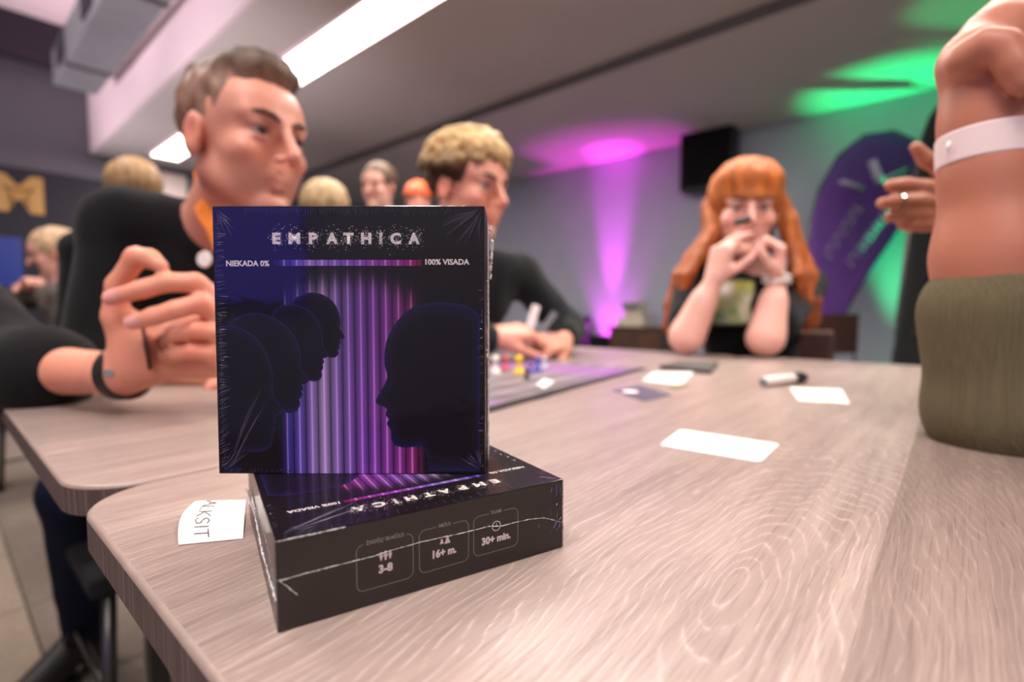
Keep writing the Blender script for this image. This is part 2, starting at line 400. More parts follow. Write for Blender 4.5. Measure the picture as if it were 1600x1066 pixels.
def fast_obj(name, V, F, m, parent=None, cols=None, origin=None):
    me = bpy.data.meshes.new(name); o3 = np.zeros(3) if origin is None else np.array(origin)
    V = V-o3
    me.vertices.add(len(V)); me.vertices.foreach_set('co', V.astype(np.float32).ravel())
    k = F.shape[1]
    me.loops.add(F.size); me.loops.foreach_set('vertex_index', F.astype(np.int32).ravel())
    me.polygons.add(len(F)); me.polygons.foreach_set('loop_start', np.arange(0, F.size, k, dtype=np.int32))
    me.polygons.foreach_set('use_smooth', np.ones(len(F), bool))
    me.update(calc_edges=True); me.validate()
    if cols is not None:
        at = me.color_attributes.new('Col', 'FLOAT_COLOR', 'POINT'); arr = np.ones((len(V), 4), np.float32); arr[:, :3] = cols; at.data.foreach_set('color', arr.ravel())
    me.materials.append(m); o = bpy.data.objects.new(name, me); COL.objects.link(o)
    if parent: o.parent = parent
    return o
def paint(V, base, spots=(), var=0.08, seed=0.0):
    C = np.tile(np.array(lin(base)), (len(V), 1))
    n = npnoise(V, (35, 35, 35), seed) if len(V) < 90000 else np.zeros(len(V))
    C = C*(1+var*n[:, None]*np.array([0.5, 1.2, 1.2]))
    for c, r, col, st in spots:
        d = np.linalg.norm(V-np.array(c), axis=1)
        w_ = np.clip(1-d/r, 0, 1)**1.0*st; w_ = np.clip(w_*1.6, 0, st)[:, None]
        C = C*(1-w_)+np.array(lin(col))*w_
    return C
def body_obj(name, B, parent, m=None, base=(205, 150, 125), spots=(), disp=None, clip=None, seed=0.0, cols=None):
    V, F = B.surface(clip)
    if disp is not None: V = V + vnormals(V, F)*disp(V)[:, None]
    po = np.array(parent.location) if parent else np.zeros(3)
    C = None
    if m in (None, M_skin, M_hair, M_vcol): C = cols(V) if cols else paint(V, base, spots, seed=seed)
    return fast_obj(name, V, F, m or M_skin, parent, C, po)
def cloth_folds(amp=0.006, s=9, seed=0.0):
    return lambda V: amp*npnoise(V, (s, s, s*0.5), seed)+0.35*amp*npnoise(V, (s*3, s*3, s*1.5), seed+5)

class Frame:        # head frame: forward, left, up
    def __init__(s, c, F, U=(0, 0, 1), sc=1.0):
        s.c = Vector(c); s.F = Vector(F).normalized(); U = Vector(U); s.L = U.cross(s.F).normalized(); s.U = s.F.cross(s.L).normalized(); s.s = sc
    def __call__(s, f, l, u): return s.c + (s.F*f + s.L*l + s.U*u)*s.s
    def R(s): return np.array([[s.F[i], s.L[i], s.U[i]] for i in range(3)])
def add_head(B, H, fem=False, hi=True):
    s = H.s; R = H.R(); q = lambda *a: H(*a)
    B.ell(q(-0.012, 0, 0.03), (0.098*s, 0.076*s, 0.087*s), R, k=0.02*s)
    B.ell(q(0.025, 0, -0.035), (0.054*s, 0.056*s, 0.078*s), R, k=0.02*s)
    B.ell(q(0.045, 0, 0.035), (0.045*s, 0.062*s, 0.045*s), R, k=0.02*s)           # forehead
    jw = 0.046 if not fem else 0.04
    for d in (1, -1):
        B.cap(q(-0.012, d*jw, -0.055), q(0.06, d*0.014, -0.104), 0.022*s, 0.017*s, k=0.02*s)
        B.ell(q(0.055, d*0.044, -0.03), (0.026*s, 0.02*s, 0.02*s), R, k=0.02*s)    # cheekbone
        B.cap(q(0.084, d*0.012, 0.019), q(0.068, d*0.048, 0.022), 0.011*s, 0.009*s, k=0.012*s)   # brow
        B.ell(q(0.046, d*0.034, -0.062), (0.026*s, 0.018*s, 0.03*s), R, k=0.02*s)
    B.ell(q(0.066, 0, -0.104), (0.02*s, 0.02*s, 0.016*s), R, k=0.015*s)
    if not hi: 
        B.cap(q(0.085, 0, 0.008), q(0.106, 0, -0.034), 0.009*s, 0.013*s, k=0.01*s)
        for d in (1, -1): B.ell(q(-0.008, d*0.077, -0.012), (0.018*s, 0.009*s, 0.032*s), R, k=0.004*s)
        return
    for d in (1, -1):
        B.ell(q(0.094, d*0.032, 0.001), (0.016*s, 0.02*s, 0.012*s), R, k=0.010*s, sub=True)
        B.ell(q(0.0735, d*0.032, 0.0085), (0.0135*s, 0.017*s, 0.0078*s), R, k=0.003*s)
        B.ell(q(0.0720, d*0.032, -0.0095), (0.0135*s, 0.016*s, 0.0070*s), R, k=0.004*s)
    B.cap(q(0.088, 0, 0.014), q(0.114, 0, -0.030), 0.0075*s, 0.0095*s, k=0.009*s)
    B.ell(q(0.1135, 0, -0.035), (0.0110*s, 0.0105*s, 0.0088*s), R, k=0.006*s)
    for d in (1, -1):
        B.ell(q(0.098, d*0.0125, -0.039), (0.011*s, 0.008*s, 0.0075*s), R, k=0.005*s)
        B.ell(q(0.104, d*0.007, -0.0475), (0.005*s, 0.0032*s, 0.004*s), R, k=0.003*s, sub=True)
    B.ell(q(0.068, 0, -0.066), (0.013*s, 0.027*s, 0.022*s), R, k=0.010*s)
    for d in (1, -1):
        B.cap(q(0.0815, 0.003*d, -0.0655), q(0.0700, d*0.024, -0.0705), 0.0046*s, 0.0024*s, k=0.003*s)
        B.cap(q(0.0800, 0.002*d, -0.0775), q(0.0700, d*0.021, -0.0730), 0.0054*s, 0.0024*s, k=0.003*s)
    B.cap(q(0.0865, 0, -0.0712), q(0.0760, -0.023, -0.0716), 0.0026*s, 0.0016*s, k=0.002*s, sub=True)
    B.cap(q(0.0865, 0, -0.0712), q(0.0760, 0.023, -0.0716), 0.0026*s, 0.0016*s, k=0.002*s, sub=True)
    B.ell(q(0.080, 0, -0.0885), (0.006*s, 0.016*s, 0.005*s), R, k=0.006*s, sub=True)
    for d in (1, -1):
        B.ell(q(-0.008, d*0.078, -0.012), (0.019*s, 0.0095*s, 0.033*s), R, k=0.006*s)
        B.ell(q(-0.002, d*0.086, -0.008), (0.009*s, 0.006*s, 0.017*s), R, k=0.006*s, sub=True)
def face_spots(H, stubble=None, lips=(190, 96, 92), flush=(212, 128, 108)):
    s = H.s; sp = [(H(0.082, 0.012, -0.071), 0.015*s, lips, 0.6), (H(0.082, -0.012, -0.071), 0.015*s, lips, 0.6), (H(0.107, 0, -0.036), 0.02*s, flush, 0.6)]
    for d in (1, -1):
        sp += [(H(0.07, d*0.042, -0.035), 0.035*s, flush, 0.5), (H(-0.008, d*0.082, -0.012), 0.035*s, flush, 0.7), (H(0.085, d*0.032, 0.004), 0.022*s, (150, 96, 82), 0.45)]
    if stubble:
        for l in np.linspace(-0.055, 0.055, 9):
            sp.insert(0, (H(0.075-abs(l)*1.1, l, -0.09+abs(l)*0.5), 0.035*s, stubble, 0.38))
    return sp
def add_face_parts(H, parent, brow=M_brow, iris=(70, 90, 100), hi=True):
    s = H.s
    po = Vector(parent.location)
    for d in (1, -1):
        c = H(0.0735, d*0.032, -0.0005)-po
        V, F, C = [], [], []; n, r = 12, 0.0118*s
        for i in range(n+1):
            for j in range(16):
                th = PI*i/n; ph = 2*PI*j/16
                dd = H.F*math.cos(th)+(H.L*math.cos(ph)+H.U*math.sin(ph))*math.sin(th)
                V.append(c+dd*r); C.append(lin((20, 16, 16)) if th < 0.24 else (lin(iris) if th < 0.56 else lin((176, 156, 150))))
        for i in range(n):
            for j in range(16): F.append((i*16+j, i*16+(j+1) % 16, (i+1)*16+(j+1) % 16, (i+1)*16+j))
        mesh_obj('eye', V, F, M_eye, parent, smooth=True, cols=C)
        pts = [H(0.0955, d*0.012, 0.017)-po, H(0.095, d*0.022, 0.022)-po, H(0.088, d*0.034, 0.0255)-po, H(0.076, d*0.048, 0.023)-po, H(0.066, d*0.055, 0.017)-po]
        tube('eyebrow', pts, [0.0025*s, 0.0042*s, 0.0042*s, 0.003*s, 0.0012*s], brow, parent, n=8)
        # upper eyelid fold
        pts = [H(0.0820, d*0.018, 0.000)-po, H(0.0862, d*0.026, 0.0030)-po, H(0.0852, d*0.036, 0.0030)-po, H(0.0790, d*0.046, -0.001)-po]
        tube('eyelashes', pts, [0.0006*s, 0.0013*s, 0.0013*s, 0.0006*s], M_brow, parent, n=6)
M_lid = mat('eyelid_skin', (190, 128, 108), 0.5, bump=0.05)

FL = {'i': (0.030, 0.088, (0.042, 0.026, 0.020), 0.0088), 'm': (0.010, 0.092, (0.046, 0.029, 0.021), 0.009),
      'r': (-0.010, 0.088, (0.042, 0.027, 0.020), 0.0086), 'p': (-0.028, 0.078, (0.033, 0.020, 0.018), 0.0076)}
def add_hand(B, wrist, D, N, thumb_side, curl=None, thumb=None, sc=1.0, spread=0.06, nails=None):
    """D: towards the fingers, N: out of the palm, thumb_side: +1 if thumb lies along D x N, else -1.  Returns fingertip data."""
    wst = Vector(wrist); D = Vector(D).normalized(); N = Vector(N); N = (N-D*N.dot(D)).normalized(); S = D.cross(N)*thumb_side
    curl = curl or {}; tips = {}
    kk = 0.006*sc
    for f, (so, do, seg, r) in FL.items():
        base = wst + (S*so + D*do)*sc
        B.cap(wst + (S*so*0.55 + D*0.012)*sc, base, 0.0165*sc, 0.0115*sc, k=0.012*sc)
        c = curl.get(f, curl.get('all', (0.4, 0.5, 0.3))); ang = 0.0; p = base; fd = (D + S*so*2.2*spread*10*0.6).normalized()
        rr = r*sc
        for i in range(3):
            ang += c[i]; d = fd*math.cos(ang) + N*math.sin(ang); qn = p + d*seg[i]*sc; r2 = rr*0.93
            B.cap(p, qn, rr, r2, k=kk if i == 0 else 0.003*sc); p = qn; rr = r2
        tips[f] = (p, d, d.cross(S).normalized(), rr)
    th = thumb or dict(dir=(0.62, 0.62, 0.45), bend=0.35)
    tb = wst + (S*0.022 + D*0.018 + N*0.006)*sc
    d = (D*th['dir'][0] + S*th['dir'][1] + N*th['dir'][2]).normalized()
    ax = th.get('towards'); p = tb; rr = 0.0165*sc
    inward = (D*0.6 - S*0.7 + N*0.35).normalized() if ax is None else Vector(ax).normalized()
    for i, L in enumerate((0.042, 0.033, 0.026)):
        qn = p + d*L*sc; r2 = (0.0125, 0.0105, 0.0092)[i]*sc
        B.cap(p, qn, rr, r2, k=0.012*sc if i == 0 else 0.004*sc); p = qn; rr = r2
        d = (d + inward*th['bend']).normalized()
    tips['t'] = (p, d, S, rr)
    B.ell(wst + (S*0.018 + D*0.035 + N*0.010)*sc, (0.026*sc, 0.019*sc, 0.016*sc), np.array([[D[i], S[i], N[i]] for i in range(3)]), k=0.012*sc)
    B.ell(wst + (-S*0.018 + D*0.035 + N*0.008)*sc, (0.032*sc, 0.015*sc, 0.014*sc), np.array([[D[i], S[i], N[i]] for i in range(3)]), k=0.012*sc)
    return tips
def nail(parent, p, d, up, r, m):
    """small curved plate on the back of a fingertip; up: away from the pad"""
    d = Vector(d).normalized(); up = (Vector(up)-d*Vector(up).dot(d)).normalized(); sd = d.cross(up); po = Vector(parent.location)
    V, F = [], []
    for i in range(5):
        t = i/4
        for j in range(7):
            a = (j/6-0.5)*1.9; wv = (0.86, 0.95, 0.98, 0.92, 0.6)[i]
            V.append(Vector(p)-po + d*(r*(-0.9+1.75*t)) + (up*math.cos(a*wv)+sd*math.sin(a*wv))*r*(1.07-0.05*t))
    for i in range(4):
        for j in range(6): F.append((i*7+j, i*7+j+1, (i+1)*7+j+1, (i+1)*7+j))
    return mesh_obj('fingernail', V, F, m, parent, smooth=True)
# ================================================================== ROOM (local axes a, b; rotated about z)
def room_box(name, a0, a1, b0, b1, z0, z1, m, parent=None, bev=0.0):
    ca, cb = (a0+a1)/2, (b0+b1)/2
    bm = bmesh.new(); bm_box(bm, (a0-ca, b0-cb, z0), (a1-ca, b1-cb, z1), bev)
    o = bm_obj(name, bm, m)
    p = AB(ca, cb); o.location = p; o.rotation_euler = (0, 0, ROOMROT)
    return o
A0, A1, B0, B1 = -7.7, 6.0, -4.0, WB
M_floor = mat('floor_screed', (70, 64, 60), 0.9, bump=0.1)
floor = struct(room_box('floor', A0, A1, B0, B1, -0.06, -0.006, M_floor))
M_carpet = mat('carpet_tile', (124, 112, 102), 0.95, spec=0.2, bump=0.8, bscale=500, var=0.22, vscale=25, stretch=(1, 6, 1))
M_carpet2 = mat('carpet_tile_pale', (152, 138, 122), 0.95, spec=0.2, bump=0.8, bscale=500, var=0.22, vscale=25, stretch=(6, 1, 1))
tile_me = []
for m_ in (M_carpet, M_carpet2):
    bm = bmesh.new(); bm_box(bm, (-0.247, -0.247, -0.006), (0.247, 0.247, 0.0), 0.0); me = bpy.data.meshes.new('carpet_tile'); bm.to_mesh(me); bm.free(); me.materials.append(m_); tile_me.append(me)
fc = ((A0+A1)/2, (B0+B1)/2)
for i in range(-10, 2):
    for j in range(-3, 9):
        a, b = i*0.5+0.25, j*0.5-0.1
        o = bpy.data.objects.new('carpet_tile', tile_me[(i*3+j*5) % 3 == 0]); COL.objects.link(o); o.parent = floor
        o.location = (a-fc[0], b-fc[1], 0); o.rotation_euler = (0, 0, PI/2*((i+j) % 2))
struct(room_box('ceiling', A0, A1, 1.36, 3.38, LOWC, LOWC+0.25, M_ceil))
c2 = room_box('ceiling', A0, A1, 3.44, B1, LOWC-0.05, LOWC+0.25, M_ceil); struct(c2)
struct(room_box('trim_1', A0, A1, 3.38, 3.44, LOWC-0.05, LOWC+0.25, mat('ceiling_joint', (110, 106, 104), 0.8)))
struct(room_box('ceiling', A0, A1, B0, 1.33, HIGHC, HIGHC+0.1, M_soff))
struct(room_box('wall_soffit', A0, A1, 1.33, 1.36, LOWC, HIGHC+0.1, M_soff))
struct(room_box('wall_far', A0, A1, WB, WB+0.1, -0.06, LOWC+0.3, M_wall))
struct(room_box('wall_left', A0-0.1, A0, B0, B1, -0.06, HIGHC+0.1, M_wall_dim))
struct(room_box('wall_right', A1, A1+0.1, B0, B1, -0.06, HIGHC+0.1, M_wall))
struct(room_box('wall_back', A0, A1, B0-0.1, B0, -0.06, HIGHC+0.1, M_wall))
struct(room_box('trim_2', A0, A0+0.25, B0, 1.33, HIGHC-0.42, HIGHC, M_dark))
struct(room_box('trim_3', -5.2, -5.0, B0, 0.6, HIGHC-0.25, HIGHC, M_dark))
struct(room_box('baseboard_far', A0, A1, WB-0.015, WB, 0, 0.08, M_dark))
# duct hung beside the soffit
duct = empty('ventilation_duct', AB(-4.8, 1.02, CAMZ+2.1), ROOMROT)
tag(duct, 'grey ventilation duct hung under the upper ceiling beside the pale soffit', 'duct')
box('duct_body', (-1.6, -0.16, 0), (3.6, 0.16, 0.3), M_duct, duct, 0.01)
for x in (-1.3, -0.2, 0.9, 2.0): box('duct_outlet', (x, -0.175, 0.06), (x+0.35, -0.158, 0.24), M_duct_dark, duct, 0.004)
for x in (-1.0, 0.6, 2.2): box('duct_strap', (x, -0.168, -0.008), (x+0.05, 0.168, 0.308), M_metal, duct, 0.002)
for x in (-1.0, 2.2): box('hanger_rod', (x+0.015, -0.01, 0.3), (x+0.035, 0.01, 1.0), M_metal, duct)
# linear ceiling lamps
def strip(a0, a1, b, label):
    o = empty('linear_ceiling_lamp', AB((a0+a1)/2, b, LOWC), ROOMROT); tag(o, label, 'lamp'); L = (a1-a0)/2
    box('lamp_housing', (-L, -0.155, -0.022), (L, 0.155, 0.0), M_soff, o, 0.003)
    box('diffuser', (-L+0.02, -0.135, -0.03), (L-0.02, 0.135, -0.022), M_strip, o, 0.002)
strip(-4.1, 2.0, 1.91, 'long bright linear lamp on the low ceiling above the seated man with the orange ribbon')
strip(-7.15, -5.3, 1.93, 'short far linear lamp glowing beside the ear of the seated man with the orange ribbon')
for a, b, s_ in ((-0.2, -0.9, 'over the near tables'), (-3.2, -0.4, 'over the left of the room'), (2.0, -2.2, 'over the rear right of the room, added to light the box cover')):
    o = empty('ceiling_panel_lamp', AB(a, b, HIGHC), ROOMROT); tag(o, 'square white panel lamp on the upper ceiling '+s_, 'lamp', None)
    box('lamp_frame', (-0.65, -0.65, -0.03), (0.65, 0.65, 0.0), M_soff, o, 0.005); box('diffuser', (-0.6, -0.6, -0.038), (0.6, 0.6, -0.03), M_panel, o, 0.002)

# ================================================================== TABLES
def table(name, a0, a1, b0, b1, r, label, legs):
    t = empty(name, AB(0, 0, 0), ROOMROT); tag(t, label, 'table')
    TH = 0.022
    out = []
    for (cx, cy, s0) in ((a0+r, b0+r, PI), (a1-r, b0+r, 1.5*PI), (a1-r, b1-r, 0), (a0+r, b1-r, 0.5*PI)):
        for i in range(13):
            t_ = s0+PI/2*i/12; out.append((cx+r*math.cos(t_), cy+r*math.sin(t_), cx, cy, math.cos(t_), math.sin(t_)))
    n = len(out)
    def ring(ins, z): return [(x-ca*ins, y-sa*ins, z) for x, y, cx, cy, ca, sa in out]
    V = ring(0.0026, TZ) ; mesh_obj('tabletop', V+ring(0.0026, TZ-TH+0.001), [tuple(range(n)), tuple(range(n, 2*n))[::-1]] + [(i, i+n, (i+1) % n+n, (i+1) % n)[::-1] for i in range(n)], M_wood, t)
    prof = [(0.0026, TZ), (0.0012, TZ-0.0003), (0.0002, TZ-0.0012), (0.0, TZ-0.0026)]
    V, F = [], []
    for a, z in prof: V += ring(a, z)
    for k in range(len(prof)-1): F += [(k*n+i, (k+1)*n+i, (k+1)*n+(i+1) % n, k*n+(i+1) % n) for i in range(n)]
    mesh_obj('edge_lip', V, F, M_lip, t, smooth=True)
    V = ring(0.0, TZ-0.0026)+ring(0.0, TZ-TH+0.001)+ring(0.001, TZ-TH)+ring(0.006, TZ-TH)
    F = []
    for k in range(3): F += [(k*n+i, (k+1)*n+i, (k+1)*n+(i+1) % n, k*n+(i+1) % n) for i in range(n)]
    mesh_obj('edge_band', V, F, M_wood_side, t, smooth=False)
    for (x, y) in legs:
        g = box('leg', (x-0.010, y-0.014, 0.05), (x+0.010, y+0.014, TZ-TH-0.03), M_metal, t, 0.003)
        lathe('castor', [(0.001, -0.012), (0.022, -0.012), (0.025, -0.008), (0.025, 0.008), (0.022, 0.012), (0.001, 0.012)], M_chrome, g, 16, axis_m=Matrix.Translation((x, y, 0.0255)) @ Matrix.Rotation(PI/2, 4, 'X'))
        box('castor_fork', (x-0.01, y-0.018, 0.03), (x+0.01, y+0.018, 0.052), M_black, g, 0.002)
    xs = sorted({p[0] for p in legs}); ys = sorted({p[1] for p in legs})
    for x in xs: box('side_rail', (x-0.012, ys[0], TZ-TH-0.03), (x+0.012, ys[-1], TZ-TH), M_metal, t, 0.003)
    box('crossbar', (xs[0]-0.012, (ys[0]+ys[-1])/2-0.02, TZ-TH-0.05), (xs[-1]+0.012, (ys[0]+ys[-1])/2+0.02, TZ-TH-0.0301), M_metal, t, 0.002)
    return t
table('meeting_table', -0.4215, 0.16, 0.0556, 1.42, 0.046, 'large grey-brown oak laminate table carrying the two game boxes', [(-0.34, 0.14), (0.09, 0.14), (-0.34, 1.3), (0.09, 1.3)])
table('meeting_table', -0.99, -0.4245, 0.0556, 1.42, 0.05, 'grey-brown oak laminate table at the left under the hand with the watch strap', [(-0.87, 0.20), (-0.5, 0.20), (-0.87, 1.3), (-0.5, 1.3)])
# ================================================================== GAME BOXES
BW, BH = 0.1323, 0.0349          # lower box
L0 = Vector((-0.0870, 0.1821, TZ)); LYAW = 0.5492
UW, UT, UV = 0.1382, 0.0349, 0.1376
U0 = Vector((-0.1523, 0.2595, TZ+BH)); ULEAN = 0.0149

def art_uv(x, y): return ((x-338.0)/420.0, (741.5-y)/417.5)      # photo pixels on the upright cover -> cover coordinates
def c1(x, y): return art_uv(320+x*0.4129, 310+y*0.4129)          # close-up pixels
HEADS = [
 ([(335,390),(350,372),(370,362),(390,356),(410,354),(432,357),(450,362),(472,374),(492,392),(503,410),(510,430),(515,450),(517,470),(513,488),(516,497),(532,520),(527,530),(514,532),(516,540),(516,547),(510,553),(512,562),(511,567),(505,573),(507,582),(505,590),(495,600),(480,601),(465,598),(450,580),(420,520),(380,470)], (440,470)),
 ([(258,430),(278,412),(300,402),(322,399),(345,400),(370,406),(390,415),(410,430),(425,450),(438,475),(445,500),(449,525),(446,545),(452,560),(468,590),(462,600),(448,605),(452,614),(451,620),(445,628),(449,635),(447,643),(440,652),(443,665),(440,678),(430,688),(415,691),(400,690),(370,672),(340,650),(300,560)], (370,550)),
 ([(95,470),(120,450),(150,437),(180,432),(210,432),(242,440),(270,452),(298,470),(320,490),(338,515),(352,545),(361,575),(365,602),(360,625),(366,645),(395,688),(385,698),(365,705),(371,714),(371,722),(362,730),(368,738),(365,748),(355,760),(358,772),(357,785),(345,805),(328,812),(310,812),(295,805),(270,800),(200,900),(120,900),(93,700)], (240,600)),
 ([(58,478),(95,478),(120,481),(140,488),(165,502),(190,520),(212,546),(230,575),(243,603),(250,630),(257,660),(258,690),(254,720),(258,745),(268,762),(292,800),(286,813),(270,820),(262,828),(266,838),(264,848),(257,856),(263,866),(262,873),(250,886),(253,900),(252,915),(247,935),(235,950),(212,960),(190,962),(165,962),(140,962),(132,980),(128,1000),(126,1036),(62,1036),(58,760)], (150,700)),
 ([(1042,440),(1020,418),(1000,405),(960,395),(900,391),(850,394),(800,405),(768,424),(740,450),(716,482),(700,512),(688,540),(683,570),(680,600),(681,630),(688,655),(690,675),(683,697),(645,765),(650,777),(664,784),(682,790),(688,800),(684,810),(683,822),(693,832),(696,838),(688,848),(688,858),(699,870),(702,882),(702,898),(704,915),(712,930),(725,939),(745,944),(770,944),(795,941),(818,940),(832,952),(842,980),(846,1036),(1042,1036)], (870,690)),
]
def tube_colour(s, t):
    """soft glowing tubes printed behind the heads"""
    k = (s-0.259)/0.0468; fr = k-np.floor(k+0.5)                 # 0 at the bright core line
    stops = np.array([0.20, 0.26, 0.33, 0.39, 0.46, 0.55, 0.65, 0.73, 0.78]); 
    cs = np.array([lin(c) for c in ((20,16,40),(58,44,150),(112,86,178),(176,146,196),(132,98,180),(132,70,176),(140,52,156),(140,26,112),(60,16,36))])
    col = np.stack([np.interp(s, stops, cs[:, i]) for i in range(3)], -1)
    body = 0.72+0.28*np.cos(2*PI*fr); groove = 1-0.72*np.exp(-((np.abs(fr)-0.5)/0.055)**2)
    core = np.exp(-(fr/0.055)**2)
    top = 0.715-0.10*np.abs((s-0.50)/0.28)**2.2
    env = 1/(1+np.exp(-(top-t)/0.018)); env2 = 1/(1+np.exp(-(top+0.02-t)/0.012))
    inside = np.clip((s-0.222)/0.05, 0, 1)*np.clip((0.772-s)/0.012, 0, 1)
    low = 0.85+0.45*np.clip((0.62-t)/0.5, 0, 1)
    base = np.array(lin((26, 20, 24)))
    C = base+((col*(body*groove*low*env*inside)[..., None])+(np.array(lin((235,190,215)))*(core*0.42*low*env2*inside)[..., None]))
    return C
def text_obj(name, txt, m, parent, mtx, size, width=None, spacing=1.0, bold=0.0, align='CENTER'):
    cu = bpy.data.curves.new(name, 'FONT'); cu.body = txt; cu.size = 1.0; cu.space_character = spacing; cu.offset = bold; cu.align_x = 'LEFT'; cu.resolution_u = 3
    tmp = bpy.data.objects.new(name+'_tmp', cu); COL.objects.link(tmp)
    dg = bpy.context.evaluated_depsgraph_get(); me = bpy.data.meshes.new_from_object(tmp.evaluated_get(dg))
    bpy.data.objects.remove(tmp); bpy.data.curves.remove(cu)
    n = len(me.vertices); co = np.zeros(n*3, np.float32); me.vertices.foreach_get('co', co); co = co.reshape(-1, 3)
    lo, hi = co.min(0), co.max(0); capn = 0.72
    sy = size/capn if name != 'title_letter' else size/hi[1]; sx = sy if width is None else width/(hi[0]-lo[0])
    x = (co[:, 0]-lo[0])*sx; wd = (hi[0]-lo[0])*sx
    if align == 'CENTER': x = x-wd/2
    elif align == 'RIGHT': x = x-wd
    pts = np.stack([x, co[:, 1]*sy-size/2, np.zeros(n)], 1)
    M = np.array(mtx); pts = pts@M[:3, :3].T+M[:3, 3]
    me.vertices.foreach_set('co', pts.astype(np.float32).ravel()); me.materials.clear(); me.materials.append(m); me.update()
    o = bpy.data.objects.new(name, me); COL.objects.link(o)
    if parent: o.parent = parent
    return o
def cover(parent, M, W, Hh):
    """flat print of the lid: M maps (s metres, t metres, lift) to the box frame"""
    ns, nt = 560, 70
    s = np.linspace(0.0, 1.0, ns); t = np.linspace(0.0, 1.0, nt); S, Tt = np.meshgrid(s, t, indexing='ij')
    C = tube_colour(S, Tt)
    pts = np.stack([S*W, Tt*Hh, np.full_like(S, 0.00006)], -1).reshape(-1, 3); Mn = np.array(M); pts = pts@Mn[:3, :3].T+Mn[:3, 3]
    i, j = np.meshgrid(np.arange(ns-1), np.arange(nt-1), indexing='ij'); a = (i*nt+j).ravel(); F = np.stack([a, a+nt, a+nt+1, a+1], 1)
    o = fast_obj('printed_cover', pts, F, M_art, parent, C.reshape(-1, 3))
    # gradient bar
    n = 240; V, F2, C2 = [], [], []
    for q in range(n+1):
        ss = 0.2195+0.549*q/n; k = (ss-0.259)/0.0468; fr = k-math.floor(k+0.5)
        for tt in (0.7815, 0.8035):
            V.append(M @ Vector((ss*W, tt*Hh, 0.00012)))
            c = np.array([np.interp(ss, [0.22, 0.28, 0.36, 0.46, 0.56, 0.66, 0.74, 0.765], [lin(x)[z] for x in ((34,20,40),(70,52,160),(150,120,196),(122,88,190),(140,70,176),(140,50,150),(150,20,110),(110,20,56))]) for z in range(3)])
            c = c*(1-0.6*math.exp(-((abs(fr)-0.5)/0.06)**2))+np.array(lin((235,190,215)))*0.45*math.exp(-(fr/0.06)**2)*(1 if ss < 0.75 else 0)
            C2.append(c)
    F2 = [(2*q, 2*q+2, 2*q+3, 2*q+1) for q in range(n)]
    mesh_obj('printed_bar', V, F2, M_art, parent, cols=C2)
    for h, (pl, cen) in enumerate(HEADS):
        cu_ = c1(*cen); V, C3 = [], []; n = len(pl)
        rim = lin((42, 35, 86)) if h < 4 else lin((34, 34, 82)); drk = lin((25, 18, 28)); drk2 = lin((31, 23, 48))
        base = 0.00010+0.00003*h
        for f, c in ((1.0, rim), (0.94, drk2), (0.80, drk)):
            for x, y in pl:
                u = c1(x, y); p = (cu_[0]+(u[0]-cu_[0])*f, cu_[1]+(u[1]-cu_[1])*f); V.append(M @ Vector((p[0]*W, p[1]*Hh, base+(1-f)*0.00001))); C3.append(c)
        V.append(M @ Vector((cu_[0]*W, cu_[1]*Hh, base+0.00001))); C3.append(drk)
        F3 = []
        for r_ in range(2): F3 += [(r_*n+i_, r_*n+(i_+1) % n, (r_+1)*n+(i_+1) % n, (r_+1)*n+i_) for i_ in range(n)]
        F3 += [(2*n+i_, 2*n+(i_+1) % n, 3*n) for i_ in range(n)]
        mesh_obj('printed_head', V, F3, M_art, parent, cols=C3)
    # lettering
    def TM(px, py, lift=0.00022):
        u = art_uv(px, py); return M @ Matrix.Translation((u[0]*W, u[1]*Hh, lift))
    ps = W/420
    text_obj('lettering', 'NIEKADA 0%', M_ink, parent, TM(390.5, 411.3), 8.6*ps, 67*ps, bold=0.03)
    text_obj('lettering', '100% VISADA', M_ink, parent, TM(700.5, 409), 8.6*ps, 68.5*ps, bold=0.03)
    xs = [436.0, 463.7, 493.0, 522.0, 547.5, 575.0, 597.5, 620.5, 649.0]; ws = [13, 18, 14, 18, 16, 16, 4.0, 17, 18]
    rnd = random.Random(3); DV, DF, EV, EF = [], [], [], []
    def dot(Vl, Fl, x, y, r, lift):
        u = art_uv(x, y); k = len(Vl); a0 = rnd.random()*6
        for q in range(5): Vl.append(M @ Vector((u[0]*W+r*ps*math.cos(a0+q*2*PI/5)*rnd.uniform(.6, 1.2), u[1]*Hh+r*ps*math.sin(a0+q*2*PI/5)*rnd.uniform(.6, 1.2), lift)))
        Fl.append(tuple(range(k, k+5)))
    for ch, x, w_ in zip('EMPATHICA', xs, ws):
        y = 372.6
        text_obj('title_letter', ch, M_ink, parent, TM(x, y), 16.5*ps, w_*ps, bold=0.05)
        for _ in range(95):
            a = rnd.gauss(0, 1); b = rnd.gauss(0, 1)
            dot(DV, DF, x+a*max(w_, 9)*0.40, y+b*7.2, rnd.uniform(0.3, 0.75), 0.00024)
        for _ in range(34): dot(EV, EF, x+rnd.uniform(-.6, .6)*w_, y+rnd.uniform(-9.5, 9.5), rnd.uniform(0.35, 0.8), 0.00026)
    o = mesh_obj('title_specks', DV, DF, M_ink, parent); o['kind'] = 'stuff'
    o = mesh_obj('title_gaps', EV, EF, MATS['print_black'], parent); o['kind'] = 'stuff'
mat('print_black', (26, 20, 24), 0.35, coat=0.3)

